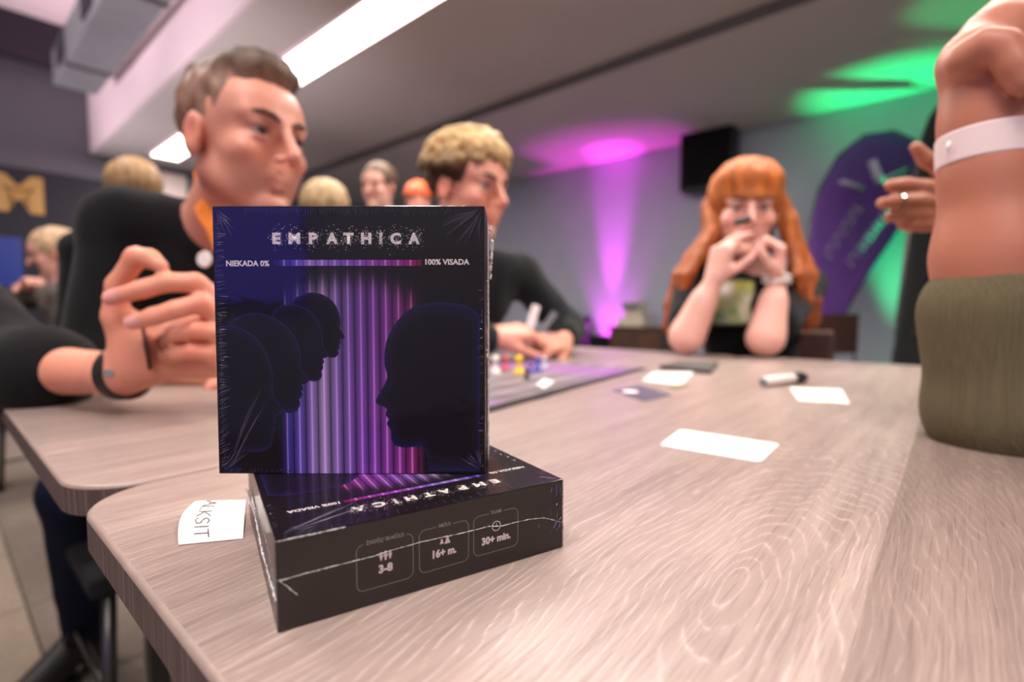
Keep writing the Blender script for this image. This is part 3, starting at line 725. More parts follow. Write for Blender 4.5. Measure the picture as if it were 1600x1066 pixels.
def streaks(parent, M, W, Hh, seed, dens=1.0):
    """tiny ridges of shrunken film along the edges of a face"""
    rnd = random.Random(seed); V, F = [], []
    def ridge(x, y, ang, ln, wd, ht):
        k = len(V); dx, dy = math.cos(ang), math.sin(ang); nx, ny = -dy, dx; n = 4
        cv = rnd.uniform(-0.12, 0.12)
        for i in range(n+1):
            t = i/n; ww = wd*math.sin(PI*min(max(t, 0.06), 0.94)); off = cv*ln*t*t
            bx, by = x+dx*ln*t+nx*off, y+dy*ln*t+ny*off
            for sx, z in ((-1, 0.0003), (0, 0.0003+ht*math.sin(PI*min(max(t, .05), .95))), (1, 0.0003)):
                V.append(M @ Vector((bx+nx*ww*sx, by+ny*ww*sx, z)))
        for i in range(n):
            for j in (0, 1): a = k+i*3+j; F.append((a, a+3, a+4, a+1))
    m = 0.0006; n = int(115*dens)
    for i in range(n):      # left edge comb
        y = Hh*(0.02+0.93*i/n); ridge(m, y+rnd.uniform(-1, 1)*.0006, rnd.uniform(-0.05, 0.3) if y > Hh*.3 else rnd.uniform(0.2, 0.8), rnd.uniform(0.003, 0.0068), rnd.uniform(.00012, .0003), .00022)
    for i in range(int(100*dens)):  # top edge comb
        x = W*(0.12+0.86*i/(100*dens)); t = x/W; ridge(x, Hh-m, -PI/2-0.9*max(0, t-.55), rnd.uniform(0.002, 0.0045)*(1+1.2*max(0, t-.6)), rnd.uniform(.0001, .0002), .00018)
    for i in range(int(60*dens)):   # right edge
        y = Hh*rnd.uniform(0.08, 0.9); ridge(W-m, y, PI+rnd.uniform(-.4, .9), rnd.uniform(0.001, 0.0035), rnd.uniform(.0001, .0002), .00018)
    for i in range(int(50*dens)):   # bottom edge
        x = W*rnd.uniform(0.04, 0.3); ridge(x, m, PI/2-rnd.uniform(.1, .8), rnd.uniform(0.001, 0.003), rnd.uniform(.0001, .0002), .00015)
    for cx, cy, a0, a1, n, l0, l1 in ((W-.001, Hh-.001, PI+.25, 1.5*PI-.1, 26, .006, .02), (.001, Hh-.001, -PI/2+.1, -.5, 12, .004, .013), (W-.001, .001, PI/2+.1, PI-.5, 14, .003, .011), (.001, .001, .5, PI/2-.15, 12, .004, .016)):
        for i in range(int(n*dens)):
            a = a0+(a1-a0)*rnd.random(); st = rnd.uniform(0.001, 0.006); ridge(cx+math.cos(a)*st, cy+math.sin(a)*st, a, rnd.uniform(l0, l1), rnd.uniform(.00012, .00026), .00022)
    for x0, x1, y0, y1 in ((.005, .021, .003, .045), (.006, .024, .003, .040), (.008, .018, .012, .040), (.007, .020, .004, .030)):   # long slanting folds low on the left
        a = math.atan2(y1-y0, x1-x0); ridge(x0, y0, a, math.hypot(x1-x0, y1-y0), .00035, .0003)
    o = mesh_obj('film_wrinkles', V, F, M_crease, parent); o['kind'] = 'stuff'
    return o
def rough_seam(parent, pts, r, seed, name='film_seam', n=14):
    rnd = random.Random(seed); P_, R_ = [], []
    pts = [Vector(p) for p in pts]
    for i in range(len(pts)-1):
        k = max(2, int((pts[i+1]-pts[i]).length/0.0009))
        for j in range(k): P_.append(pts[i].lerp(pts[i+1], j/k)+Vector([rnd.uniform(-1, 1)*r*0.35 for _ in range(3)])); R_.append(r*rnd.uniform(0.2, 1.5))
    P_.append(pts[-1]); R_.append(r*0.4)
    return tube(name, P_, R_, M_seam, parent, n=5)

# ---------------- upright box
ub = empty('board_game_box', U0); tag(ub, 'upright shrink-wrapped purple and black EMPATHICA game box showing its front cover', 'game box')
# pivot on the lower rear edge: leans back a touch
ub.rotation_euler = (-math.atan(ULEAN), 0, 0)
back_lift = UT*math.sin(math.atan(ULEAN))
ub.location = U0+Vector((0, 0, back_lift))
bx_ = box('box_body', (0, 0, 0), (UW, UT, UV), M_box, ub, 0.0006)
MU = Matrix(((1, 0, 0, 0), (0, 0, -1, 0), (0, 1, 0, 0), (0, 0, 0, 1)))          # (s,t,lift) -> x, -y lift, z
cover(ub, MU, UW, UV)
box('lid_line', (UW-0.0001, UT-0.004, 0.001), (UW+0.00015, UT-0.0036, UV-0.001), M_inkd, ub)
box('shrink_wrap', (-0.0004, -0.0004, -0.0001), (UW+0.0004, UT+0.0004, UV+0.0004), M_wrap, ub, 0.0008)
streaks(ub, MU, UW, UV, 5)
rough_seam(ub, [(UW+0.0022, UT*0.5, UV*0.955), (UW+0.0030, UT*0.55, UV*0.88), (UW+0.0024, UT*0.5, UV*0.74)], 0.00085, 2)
rough_seam(ub, [(UW+0.0006, UT*0.55, UV*0.74), (UW+0.0010, UT*0.55, UV*0.5), (UW+0.0006, UT*0.55, UV*0.03)], 0.0006, 3)
rough_seam(ub, [(UW+0.0006, 0.004, UV*0.47), (UW+0.0016, 0.006, UV*0.455), (UW+0.0008, 0.003, UV*0.44), (UW+0.0022, 0.006, UV*0.425)], 0.0005, 4)
# white side fold of the film
mesh_obj('film_fold', [(UW+0.0009, UT*0.4, 0.002), (UW+0.0009, UT*0.95, 0.002), (UW+0.0009, UT*0.95, UV*0.97), (UW+0.0009, UT*0.4, UV*0.97)], [(0, 1, 2, 3)], M_seam, ub)

# ---------------- lying box
lb = empty('board_game_box', L0, LYAW); tag(lb, 'shrink-wrapped black game box lying flat under the upright one', 'game box')
box('box_body', (0, 0, 0), (BW, BW, BH), M_box, lb, 0.0006)
ML = Matrix(((-1, 0, 0, BW), (0, -1, 0, BW), (0, 0, 1, BH), (0, 0, 0, 1)))     # print turned to be read from the far side
cover(lb, ML, BW, BW)
box('shrink_wrap', (-0.0004, -0.0004, -0.0001), (BW+0.0004, BW+0.0004, BH+0.0004), M_wrap, lb, 0.0008)
MF = Matrix(((1, 0, 0, 0), (0, 0, -1, 0), (0, 1, 0, 0), (0, 0, 0, 1)))
lyM = Matrix.Translation(L0) @ Matrix.Rotation(LYAW, 4, 'Z'); lyI = lyM.inverted()
def side(px, py):     # photo point -> metres on the front side of the lying box
    o_ = lyI @ CAM; d_ = lyI.to_3x3() @ ray(px, py); t = -o_.y/d_.y; q = o_+d_*t; return q.x, q.z
def SM(px, py, lift=0.0001):
    x, z = side(px, py); return MF @ Matrix.Translation((x, z, lift))
def rounded_frame(cor, gap, r=0.0028, wd=0.00011):
    (x0, z0), (x1, z1) = cor; V, F = [], []; path = []
    g0, g1 = gap
    path.append((g1, z1)); 
    for cx, cz, s0 in ((x1-r, z1-r, PI/2), (x1-r, z0+r, 0), (x0+r, z0+r, -PI/2), (x0+r, z1-r, -PI)):
        for i in range(7): a = s0-PI/2*i/6; path.append((cx+r*math.cos(a), cz+r*math.sin(a)))
    path.append((g0, z1))
    n = len(path)
    for i, (x, z) in enumerate(path):
        a = path[max(i-1, 0)]; b = path[min(i+1, n-1)]; d = Vector((b[0]-a[0], b[1]-a[1])).normalized(); nx, nz = -d.y*wd, d.x*wd
        V += [MF @ Vector((x-nx, z-nz, 0.0001)), MF @ Vector((x+nx, z+nz, 0.0001))]
    F = [(2*i, 2*i+2, 2*i+3, 2*i+1) for i in range(n-1)]
    mesh_obj('printed_frame', V, F, M_inkd, lb)
tz = side(603, 845)[1]
frames = []
for (xl, yt, yb, xr, yt2, yb2, cap_, big, capx, bigc, hw) in (
        (557, 855, 915, 645.5, 837, 905, 'ŽAIDĖJŲ SKAIČIUS', '3-8', (602, 846), (602.5, 887), 22),
        (655, 832, 887, 732, 816, 877, 'AMŽIUS', '16+ m.', (694.5, 824.5), (694.5, 862), 37),
        (740, 809, 863, 809, 798, 851, 'TRUKMĖ', '30+ min.', (775, 804.5), (774.5, 841), 45)):
    x0 = side(xl, (yt+yb)/2)[0]; x1 = side(xr, (yt2+yb2)/2)[0]
    z1 = (side(xl, yt-6)[1]+side(xr, yt2)[1])/2; z0 = (side(xl, yb+4)[1]+side(xr, yb2+4)[1])/2
    xm = (x0+x1)/2; frames.append((x0, x1, z0, z1))
    cw = {'ŽAIDĖJŲ SKAIČIUS': 0.0158, 'AMŽIUS': 0.0058, 'TRUKMĖ': 0.0058}[cap_]
    rounded_frame(((x0, z0), (x1, z1)), (xm-cw/2-0.001, xm+cw/2+0.001))
    text_obj('lettering', cap_, M_inkd, lb, MF @ Matrix.Translation((xm, z1+0.0003, 0.0001)), 0.0016, cw, bold=0.01)
    bxm, bzm = side(*bigc); wl = side(bigc[0]-hw/2, bigc[1]+hw*0.1)[0]; wr = side(bigc[0]+hw/2, bigc[1]-hw*0.1)[0]
    text_obj('lettering', big, M_ink, lb, MF @ Matrix.Translation((xm, bzm, 0.0001)), 0.0033, wr-wl, bold=0.05)
def flat_poly(name, pts, m, parent, M):
    V = [M @ Vector((x, y, 0.0001)) for x, y in pts]; return mesh_obj(name, V, [tuple(range(len(V)))], m, parent)
def icon_person(cx, cz, s):
    pts = [(cx+s*0.32*math.cos(a), cz+s*(0.75+0.3*math.sin(a))) for a in np.linspace(0, 2*PI, 10)[:-1]]
    flat_poly('printed_icon', pts, M_ink, lb, MF)
    flat_poly('printed_icon', [(cx-s*.4, cz+s*.4), (cx-s*.45, cz-s*.2), (cx-s*.25, cz-s*.25), (cx-s*.2, cz-s*1.0), (cx+s*.2, cz-s*1.0), (cx+s*.25, cz-s*.25), (cx+s*.45, cz-s*.2), (cx+s*.4, cz+s*.4)], M_ink, lb, MF)
x0, x1, z0, z1 = frames[0]; xm = (x0+x1)/2; zi = side(602, 868)[1]
for k in (-1, 0, 1): icon_person(xm+k*0.0019, zi, 0.0017 if k else 0.0019)
x0, x1, z0, z1 = frames[1]; xm = (x0+x1)/2; zi = side(694, 844)[1]
for k, s_ in ((-0.0013, 0.0013), (0.0014, 0.0018)):
    flat_poly('printed_icon', [(xm+k+s_*.4*math.cos(a), zi+s_*(.55+.4*math.sin(a))-(0.0018-s_)) for a in np.linspace(0, 2*PI, 10)[:-1]], M_ink, lb, MF)
    flat_poly('printed_icon', [(xm+k-s_*.35, zi+s_*.2-(0.0018-s_)), (xm+k-s_*.8, zi-s_-(0.0018-s_)*.2), (xm+k+s_*.8, zi-s_-(0.0018-s_)*.2), (xm+k+s_*.35, zi+s_*.2-(0.0018-s_))], M_ink, lb, MF)
x0, x1, z0, z1 = frames[2]; xm = (x0+x1)/2; zi = side(775, 822)[1]
V, F = [], []; n = 28
for i in range(n):
    a = 2*PI*i/n
    for r_ in (0.0020, 0.0024): V.append(MF @ Vector((xm+r_*math.cos(a), zi+r_*math.sin(a), 0.0001)))
F = [(2*i, 2*i+1, (2*i+3) % (2*n), (2*i+2) % (2*n)) for i in range(n)]; mesh_obj('printed_icon', V, F, M_ink, lb)
flat_poly('printed_icon', [(xm-.0001, zi), (xm-.0001, zi+.0014), (xm+.0002, zi+.0014), (xm+.0002, zi)], M_ink, lb, MF)
flat_poly('printed_icon', [(xm-.0009, zi-.0002), (xm-.0009, zi+.0001), (xm+.0009, zi+.0001), (xm+.0009, zi-.0002)], M_ink, lb, MF)
# film seam across the side, with its tail, and the crumpled corner
def SP(px, py, lift=0.0005): x, z = side(px, py); return Vector((x, -lift, z))
rough_seam(lb, [SP(x, y) for x, y in ((434, 907), (448, 904), (475, 896), (502, 889), (545, 878), (582, 869), (620, 857), (655, 847), (692, 839), (728, 831), (764, 822), (781, 822), (800, 817), (827, 811), (850, 809), (866, 813), (879, 816))], 0.00022, 6)
rough_seam(lb, [SP(436, 906), SP(450, 917), SP(465, 929)], 0.0003, 7)
rough_seam(lb, [SP(434, 846, 0.0003), SP(470, 838, 0.0003), SP(500, 832, 0.0003), SP(540, 823, 0.0003)], 0.00028, 9)
rough_seam(lb, [(-0.0004, 0.0005, BH*0.35), (-0.0016, BW*0.3, BH*0.45), (-0.0010, BW*0.6, BH*0.5), (-0.0018, BW*0.95, BH*0.5)], 0.0005, 8)
rnd = random.Random(11)
V, F = [], []
for i in range(46):
    x = BW-abs(rnd.gauss(0, 0.006))-0.0004; z = BH*rnd.uniform(0.25, 0.95); a = rnd.uniform(0.7, 2.0); ln = rnd.uniform(0.0015, 0.006); wd = rnd.uniform(0.0001, 0.0004); k = len(V)
    dx, dz = math.cos(a)*ln/2, math.sin(a)*ln/2; nx, nz = -math.sin(a)*wd, math.cos(a)*wd; z = min(max(z, abs(dz)+0.001), BH-abs(dz)-0.0006); x = min(x, BW-abs(dx)-0.0004)
    V += [Vector((x-dx, -0.0006, z-dz)), Vector((x+nx, -0.0006, z+nz)), Vector((x+dx, -0.0006, z+dz)), Vector((x-nx, -0.0006, z-nz)), Vector((x, -0.0012, z))]
    F += [(k, k+1, k+4), (k+1, k+2, k+4), (k+2, k+3, k+4), (k+3, k, k+4)]
o = mesh_obj('film_crumple', V, F, M_crease, lb); o['kind'] = 'stuff'
# perforation specks of the film near the far right edge of the top
V, F = [], []
for i in range(9):
    y = BW*(0.30+0.055*i); k = len(V); x = BW-0.004-rnd.uniform(0, .002); V += [Vector((x+0.0007*math.cos(q), y+0.0009*math.sin(q), BH+0.0006)) for q in (0, 1.3, 2.6, 3.9, 5.2)]; F.append(tuple(range(k, k+5)))
o = mesh_obj('film_perforations', V, F, M_seam, lb); o['kind'] = 'stuff'
V = []
streaks(lb, Matrix(((0, 1, 0, 0), (1, 0, 0, 0), (0, 0, 1, BH), (0, 0, 0, 1))) @ Matrix.Identity(4), BW, BW, 8, 0.25)
# ================================================================== PEOPLE
def vv(p): return Vector(p)
def limbs(B, S, E_, Wr, sc, grow=0.0, frac=1.0, k=0.02):
    S, E_, Wr = vv(S), vv(E_), vv(Wr)
    B.cap(S, E_, (0.043+grow)*sc, (0.036+grow)*sc, k=k)
    end = E_.lerp(Wr, frac); B.cap(E_, end, (0.036+grow)*sc, ((0.036*(1-frac)+0.023*frac)+grow)*sc, k=k)
def torso(B, nb, SL, SR, PV, sc, grow=0.0, wide=0.06, k=0.03):
    nb, SL, SR, PV = map(vv, (nb, SL, SR, PV)); lat = (SR-SL).normalized(); mid = (SL+SR)/2; dn = (PV-mid).normalized()
    B.cap(SL, SR, (0.048+grow)*sc, k=k)
    for S in (SL, SR): B.cap(nb.lerp(mid, 0.4), S, (0.040+grow)*sc, (0.042+grow)*sc, k=k)
    for d in (1, -1):
        B.cap(mid+lat*d*wide*sc+dn*0.07*sc, mid.lerp(PV, 0.62)+lat*d*wide*0.8*sc, (0.088+grow)*sc, (0.080+grow)*sc, k=k)
        B.cap(mid.lerp(PV, 0.62)+lat*d*wide*0.8*sc, PV+lat*d*wide*sc, (0.080+grow)*sc, (0.092+grow)*sc, k=k)
def person(name_label, pv, H, nb, SL, SR, arms, sc=1.0, res=0.0045, shirt=M_blackcloth, sleeve=0.5, fem=False, hi=True, skin=(214, 152, 128), spots=(), legs=None, iris=(80, 96, 104), brow=M_brow, group=None, seed=0.0, shirt_name='shirt', sleeve_grow=0.014, fold=0.006, neckcut=0.058, shirt_clip=None, extra=None, face=True):
    root = empty('person', (pv[0], pv[1], 0.0)); tag(root, name_label, 'person', group)
    B = Blob(res, 0.01); add_head(B, H, fem, hi)
    nbv = vv(nb); s = H.s
    B.cap(H(-0.025, 0, -0.06), nbv, (0.048 if not fem else 0.04)*s, (0.055 if not fem else 0.045)*s, k=0.02*s)
    torso(B, nb, SL, SR, pv, sc, grow=-0.006)
    tips = []
    for (S, E_, Wr, hand) in arms:
        limbs(B, S, E_, Wr, sc)
        tips.append(hand(B) if hand else None)
    body_obj('body', B, root, M_skin, skin, list(face_spots(H))+list(spots), seed=seed)
    if face and hi: add_face_parts(H, root, brow, iris)
    C = Blob(max(res, 0.006), 0.02); torso(C, nb, SL, SR, pv, sc, grow=0.010)
    for (S, E_, Wr, hand), f in zip(arms, sleeve if isinstance(sleeve, (list, tuple)) else [sleeve]*len(arms)):
        if f >= 0: limbs(C, S, E_, Wr, sc, grow=sleeve_grow, frac=f)
        else: C.cap(vv(S), vv(S).lerp(vv(E_), -f), (0.043+sleeve_grow+0.004)*sc, (0.046+sleeve_grow+0.002)*sc, k=0.02)
    up = (H(0, 0, -0.05)-nbv).normalized()
    C.cap(nbv+up*0.02*sc, nbv+up*0.12, neckcut*sc, neckcut*sc*1.1, k=0.012, sub=True)
    if extra: extra(C)
    body_obj(shirt_name, C, root, shirt, disp=cloth_folds(fold, 9, seed+2), clip=shirt_clip)
    if legs:
        Lg = Blob(0.009, 0.03); pvv = vv(pv)
        for hip, kn, an in legs:
            Lg.cap(hip, kn, 0.082*sc, 0.06*sc, k=0.03).cap(kn, an, 0.058*sc, 0.045*sc, k=0.02)
        Lg.cap(legs[0][0], legs[1][0], 0.085*sc, k=0.03)
        body_obj('trousers', Lg, root, M_navy, disp=cloth_folds(0.006, 8, seed+4))
        for hip, kn, an in legs:
            a_ = vv(an); fdir = (vv(kn)-vv(hip)); fdir.z = 0; fdir = fdir.normalized() if fdir.length > 0.05 else vv((H.F.x, H.F.y, 0)).normalized()
            Sh = Blob(0.008, 0.02); Sh.cap(a_+Vector((0, 0, 0.0))-fdir*0.02, a_+fdir*0.14*sc+Vector((0, 0, 0.04-a_.z)), 0.04*sc, 0.036*sc).cap(a_, a_*1.0+Vector((0, 0, 0.045-a_.z))-fdir*0.02, 0.04, 0.042)
            body_obj('shoe', Sh, root, M_shoe, clip=[((0, 0, 0.004), (0, 0, -1))])
    return root, tips
def seated_legs(pv, F, sc=1.0, spread=0.1, knee=0.38):
    pv = vv(pv); F = vv(F); F.z = 0; F.normalize(); Lf = Vector((-F.y, F.x, 0)); out = []
    for d in (1, -1):
        hip = pv+Lf*d*spread*0.9*sc; kn = hip+F*knee*sc+Lf*d*0.03+Vector((0, 0, 0.02)); an = Vector((kn.x, kn.y, 0.09))+F*0.02; out.append((hip, kn, an))
    return out
def standing_legs(pv, F, sc=1.0):
    pv = vv(pv); F = vv(F); F.z = 0; F.normalize(); Lf = Vector((-F.y, F.x, 0)); out = []
    for d in (1, -1):
        hip = pv+Lf*d*0.08*sc; an = Vector((hip.x, hip.y, 0.09))+Lf*d*0.03; out.append((hip, hip.lerp(an, 0.5)+F*0.02, an))
    return out
def hair_obj(root, B, base, tip, disp_amp=0.004, sc=60, stretch=1.0, clip=None, seed=0.0, name='hair', cfn=None):
    def cols(V):
        n = npnoise(V, (sc, sc, sc*stretch), seed) if len(V) < 120000 else np.zeros(len(V)); z = (V[:, 2]-V[:, 2].min())/(np.ptp(V[:, 2])+1e-6)
        t = np.clip(cfn(V) if cfn else z, 0, 1)[:, None]; C = np.array(lin(base))*(1-t)+np.array(lin(tip))*t
        return C*(1+0.5*n[:, None])
    return body_obj(name, B, root, M_hair, disp=lambda V: disp_amp*npnoise(V, (sc, sc, sc*stretch), seed+3), clip=clip, cols=cols)
ID3 = np.eye(3)

# ---------------------------------------------------------------- man with the orange ribbon (left of the boxes)
H1 = Frame(P(383, 221, 0.85), (math.cos(math.radians(27)), -math.sin(math.radians(27)), -0.06), (0.03, 0, 1), 1.05)
nb1 = P(338, 352, 0.93); SR1 = P(192, 352, 0.88); SL1 = P(470, 400, 1.08); pv1 = AB(-1.30, 0.36, 0.50)
eR1 = P(150, 560, 0.84); wR1 = P(345, 588, 0.83)
eL1 = P(560, 560, 1.06); wL1 = P(470, 575, 0.90)
def hand1R(B): return add_hand(B, wR1, (1, 0.1, 0.05), (0.1, 0.3, -1), -1, {'all': (0.3, 0.4, 0.3)}, sc=0.95)
def hand1L(B): return add_hand(B, wL1, (-0.6, -0.8, 0.1), (0.0, 0.2, -1), 1, {'all': (0.3, 0.4, 0.3)}, sc=0.95)
man1, _ = person('man with short brown hair in black tee, orange ribbon round his neck, looking right', pv1, H1, nb1, SL1, SR1,
    [(SR1, eR1, wR1, hand1R), (SL1, eL1, wL1, hand1L)], sc=1.0, res=0.0042, sleeve=[0.1, 0.1], skin=(212, 146, 124),
    spots=[(H1(0.07, l, -0.09+abs(l)*0.5), 0.04, (150, 104, 86), 0.35) for l in (-0.05, -0.03, 0, 0.03, 0.05)], seed=1.3, fold=0.008, iris=(58, 48, 42),
    legs=[((-0.86, 1.10, 0.49), (-0.87, 0.99, 0.50), (-1.02, 1.17, 0.09)), ((-0.74, 1.22, 0.49), (-0.62, 1.02, 0.52), (-0.70, 1.12, 0.09))])
hb = Blob(0.0035, 0.01); R1 = H1.R(); s = H1.s
hb.ell(H1(-0.02, 0, 0.040), (0.099*s, 0.0805*s, 0.084*s), R1)
hb.ell(H1(0.028, 0, 0.098), (0.058*s, 0.058*s, 0.034*s), R1, k=0.02)
hb.ell(H1(-0.045, 0, 0.092), (0.05*s, 0.055*s, 0.030*s), R1, k=0.02)
hb.ell(H1(0.122, 0, 0.0), (0.070*s, 0.070*s, 0.080*s), R1, k=0.012, sub=True)
for d in (1, -1):
    hb.ell(H1(0.050, d*0.085, -0.030), (0.050*s, 0.040*s, 0.062*s), R1, k=0.008, sub=True)
def c1f(V):
    z = (V-np.array(H1.c))@np.array(H1.U)/s
    return np.clip((0.115-z)/0.05, 0, 1)*0.85
hair_obj(man1, hb, (74, 56, 44), (140, 104, 86), 0.0045, 55, 0.6, clip=[(tuple(H1(-0.06, 0, -0.052)), tuple(-H1.U+H1.F*0.25))], seed=2, cfn=c1f)
# ribbon and badge
po1 = Vector(man1.location)
def strap(name, pts, nrm, wd, m, parent, th=0.0015):
    po = Vector(parent.location); V, F = [], []; n = len(pts)
    for i, p in enumerate(pts):
        p = vv(p); d = (vv(pts[min(i+1, n-1)])-vv(pts[max(i-1, 0)])).normalized(); nn = vv(nrm[i]) if isinstance(nrm, list) else vv(nrm); nn = (nn-d*nn.dot(d)).normalized(); sd = d.cross(nn)
        for a, b in ((-1, -1), (1, -1), (1, 1), (-1, 1)): V.append(p-po+sd*wd/2*a+nn*th/2*b)
    for i in range(n-1):
        for j in range(4): F.append((4*i+j, 4*i+(j+1) % 4, 4*i+4+(j+1) % 4, 4*i+4+j))
    F += [(0, 1, 2, 3), tuple(4*(n-1)+j for j in (3, 2, 1, 0))]
    return mesh_obj(name, V, F, m, parent)
strap('neck_ribbon', [P(420, 300, 0.985), P(385, 285, 1.0), P(340, 278, 0.99), P(306, 280, 0.93), P(303, 298, 0.872), P(313, 324, 0.836), P(333, 352, 0.815), P(352, 400, 0.80), P(375, 460, 0.80)],
      [(0.2, 1, 0.2), (0, 1, 0.2), (-0.5, 0.8, 0.2), (-1, 0.2, 0.1), (-0.9, -0.4, 0.3), (-0.6, -0.8, 0.3), (-0.3, -1, 0.2), (-0.2, -1, 0.1), (-0.2, -1, 0.1)], 0.028, M_orange, man1)
bm = bmesh.new(); bmesh.ops.create_cone(bm, cap_ends=True, segments=20, radius1=0.013, radius2=0.012, depth=0.003)
bdg = bm_obj('shirt_badge', bm, M_ink, man1); bdg.location = P(319, 405, 0.795)-po1; bdg.rotation_euler = (PI/2, 0, -0.2)

# ---------------------------------------------------------------- man with curly hair (behind the upright box)
H2 = Frame(P(732, 297, 1.25), (math.cos(math.radians(36)), -math.sin(math.radians(36)), -0.10), (0.05, 0, 1), 1.0)
nb2 = P(722, 400, 1.33); SR2 = P(640, 440, 1.24); SL2 = P(812, 430, 1.42); pv2 = AB(-1.33, 0.98, 0.50)
eR2 = P(690, 548, 1.12); wR2 = P(768, 526, 1.17); eL2 = P(884, 512, 1.46); wL2 = P(880, 536, 1.33)
def hand2R(B): return add_hand(B, wR2, (0.75, 0.3, 0.10), (0.3, 0.5, -0.8), -1, {'all': (0.7, 0.9, 0.5)}, thumb=dict(dir=(0.7, 0.45, 0.3), bend=0.3), sc=1.0)
def hand2L(B): return add_hand(B, wL2, (-0.55, -0.75, 0.05), (-0.4, 0.3, -0.85), 1, {'all': (0.8, 1.0, 0.5)}, thumb=dict(dir=(0.7, 0.45, 0.3), bend=0.3), sc=1.0)
man2, _ = person('young man with curly blond hair in dark sweater holding small cards over the table', pv2, H2, nb2, SL2, SR2,
    [(SR2, eR2, wR2, hand2R), (SL2, eL2, wL2, hand2L)], sc=1.0, res=0.0048, shirt=M_blackcloth2, sleeve=[0.85, 0.55], skin=(214, 150, 128), seed=3.1, shirt_name='sweater', fold=0.008, sleeve_grow=0.012)
hb = Blob(0.0045, 0.008); R2 = H2.R()
hb.ell(H2(-0.022, 0, 0.045), (0.103, 0.090, 0.088), R2)
hb.ell(H2(0.035, 0, 0.090), (0.062, 0.075, 0.038), R2, k=0.02)
rnd = random.Random(5)
for i in range(210):
    th = rnd.uniform(0, 2*PI); ph = math.acos(rnd.uniform(-0.1, 1))
    d = (math.cos(th)*math.sin(ph), math.sin(th)*math.sin(ph), math.cos(ph))
    if d[0] > 0.55 and d[2] < 0.55: continue
    p = (-0.016+d[0]*0.108, d[1]*0.094, 0.048+d[2]*0.092); r = rnd.uniform(0.011, 0.018); a = rnd.uniform(0, PI)
    hb.cap(H2(*p), H2(p[0]+0.012*math.cos(a), p[1]+0.012*math.sin(a), p[2]+rnd.uniform(-.008, .008)), r, r*0.8, k=0.004)
for i in range(26):
    l = rnd.uniform(-0.065, 0.065); p = (0.078-abs(l)*0.35+rnd.uniform(-.008, .012), l, 0.075+rnd.uniform(-.012, .02)); hb.cap(H2(*p), H2(p[0]+.008, p[1]+rnd.uniform(-.01, .01), p[2]-.012), 0.013, 0.009, k=0.004)
hb.ell(H2(0.12, 0, -0.02), (0.06, 0.09, 0.07), R2, k=0.01, sub=True)
for d in (1, -1): hb.ell(H2(0.035, d*0.09, -0.045), (0.055, 0.035, 0.05), R2, k=0.008, sub=True)
def c2f(V):
    L_ = (V-np.array(H2.c)); z = L_@np.array(H2.U); n_ = np.linalg.norm(L_-np.array(H2.U)*0.045, axis=1)
    return np.clip((z-0.03)/0.06, 0, 1)*0.9+0.1*np.clip((n_-0.09)/0.02, 0, 1)
hair_obj(man2, hb, (62, 42, 30), (206, 170, 118), 0.004, 90, 1.0, clip=[(tuple(H2(-0.06, 0, -0.055)), tuple(-H2.U+H2.F*0.3))], seed=6, cfn=c2f)

# ---------------------------------------------------------------- woman with long red hair
H3 = Frame(P(1164, 327, 1.44), (-0.26, -0.95, -0.14), (0.04, 0, 1), 1.06)
nb3 = P(1172, 430, 1.54); SR3 = P(1085, 447, 1.50); SL3 = P(1256, 447, 1.55); pv3 = AB(-0.48, 1.72, 0.52)
eR3 = P(1073, 526, 1.36); wR3 = P(1116, 436, 1.33); eL3 = P(1196, 528, 1.30); wL3 = P(1215, 438, 1.31)
def hand3R(B):
    B.cap(eR3, vv(eR3).lerp(wR3, 0.6), 0.045, 0.034, k=0.02)
    return add_hand(B, wR3, (0.16, -0.18, 0.9), (0.85, 0.4, 0.0), -1, {'i': (0.5, 0.6, 0.3), 'm': (0.6, 0.8, 0.4), 'r': (0.8, 1.0, 0.5), 'p': (0.9, 1.0, 0.5)}, sc=0.92)
def hand3L(B):
    B.cap(eL3, vv(eL3).lerp(wL3, 0.6), 0.045, 0.034, k=0.02)
    return add_hand(B, wL3, (-0.02, -0.15, 0.95), (-0.85, 0.35, 0.0), 1, {'all': (1.0, 1.2, 0.7)}, sc=0.92)
woman, tips3 = person('woman with long red hair and fringe, hands raised to her mouth, elbows on the table', pv3, H3, nb3, SL3, SR3,
    [(SR3, eR3, wR3, hand3R), (SL3, eL3, wL3, hand3L)], sc=0.98, res=0.0052, sleeve=[-0.72, -0.72], fem=True, skin=(232, 178, 162), seed=4.4, shirt_name='t_shirt')
R3 = H3.R(); s = H3.s
hb = Blob(0.006, 0.012)
hb.ell(H3(-0.020, 0, 0.040), (0.112*s, 0.094*s, 0.096*s), R3)
hb.ell(H3(0.030, 0, 0.075), (0.066*s, 0.080*s, 0.048*s), R3, k=0.02)
hb.ell(H3(0.125, 0, -0.035), (0.070*s, 0.070*s, 0.078*s), R3, k=0.010, sub=True)
for l in np.linspace(-0.06, 0.06, 13):       # fringe
    hb.cap(H3(0.075-abs(l)*0.3, l, 0.075), H3(0.102-abs(l)*0.5, l*1.02, 0.024+0.004*math.sin(l*200)), 0.011, 0.006, k=0.006)
def lock(pts, r0, r1):
    n = len(pts); hb.chain(pts, list(np.linspace(r0, r1, n)), k=0.012)
rr = random.Random(9)
for j in range(9):    # screen-left curtain: behind the shoulder, down to the elbow
    o = j/8; dx = lambda v: v+rr.uniform(-3, 3)
    lock([H3(-0.03-0.03*o, -0.082, 0.01), P(dx(1116-6*o), 365, 1.43+0.08*o), P(dx(1096-16*o), 400, 1.42+0.11*o), P(dx(1078-20*o), 430, 1.41+0.12*o), P(dx(1066-20*o), 475, 1.43+0.09*o), P(dx(1052-12*o), 520-10*o, 1.47+0.05*o)], 0.020, 0.010)
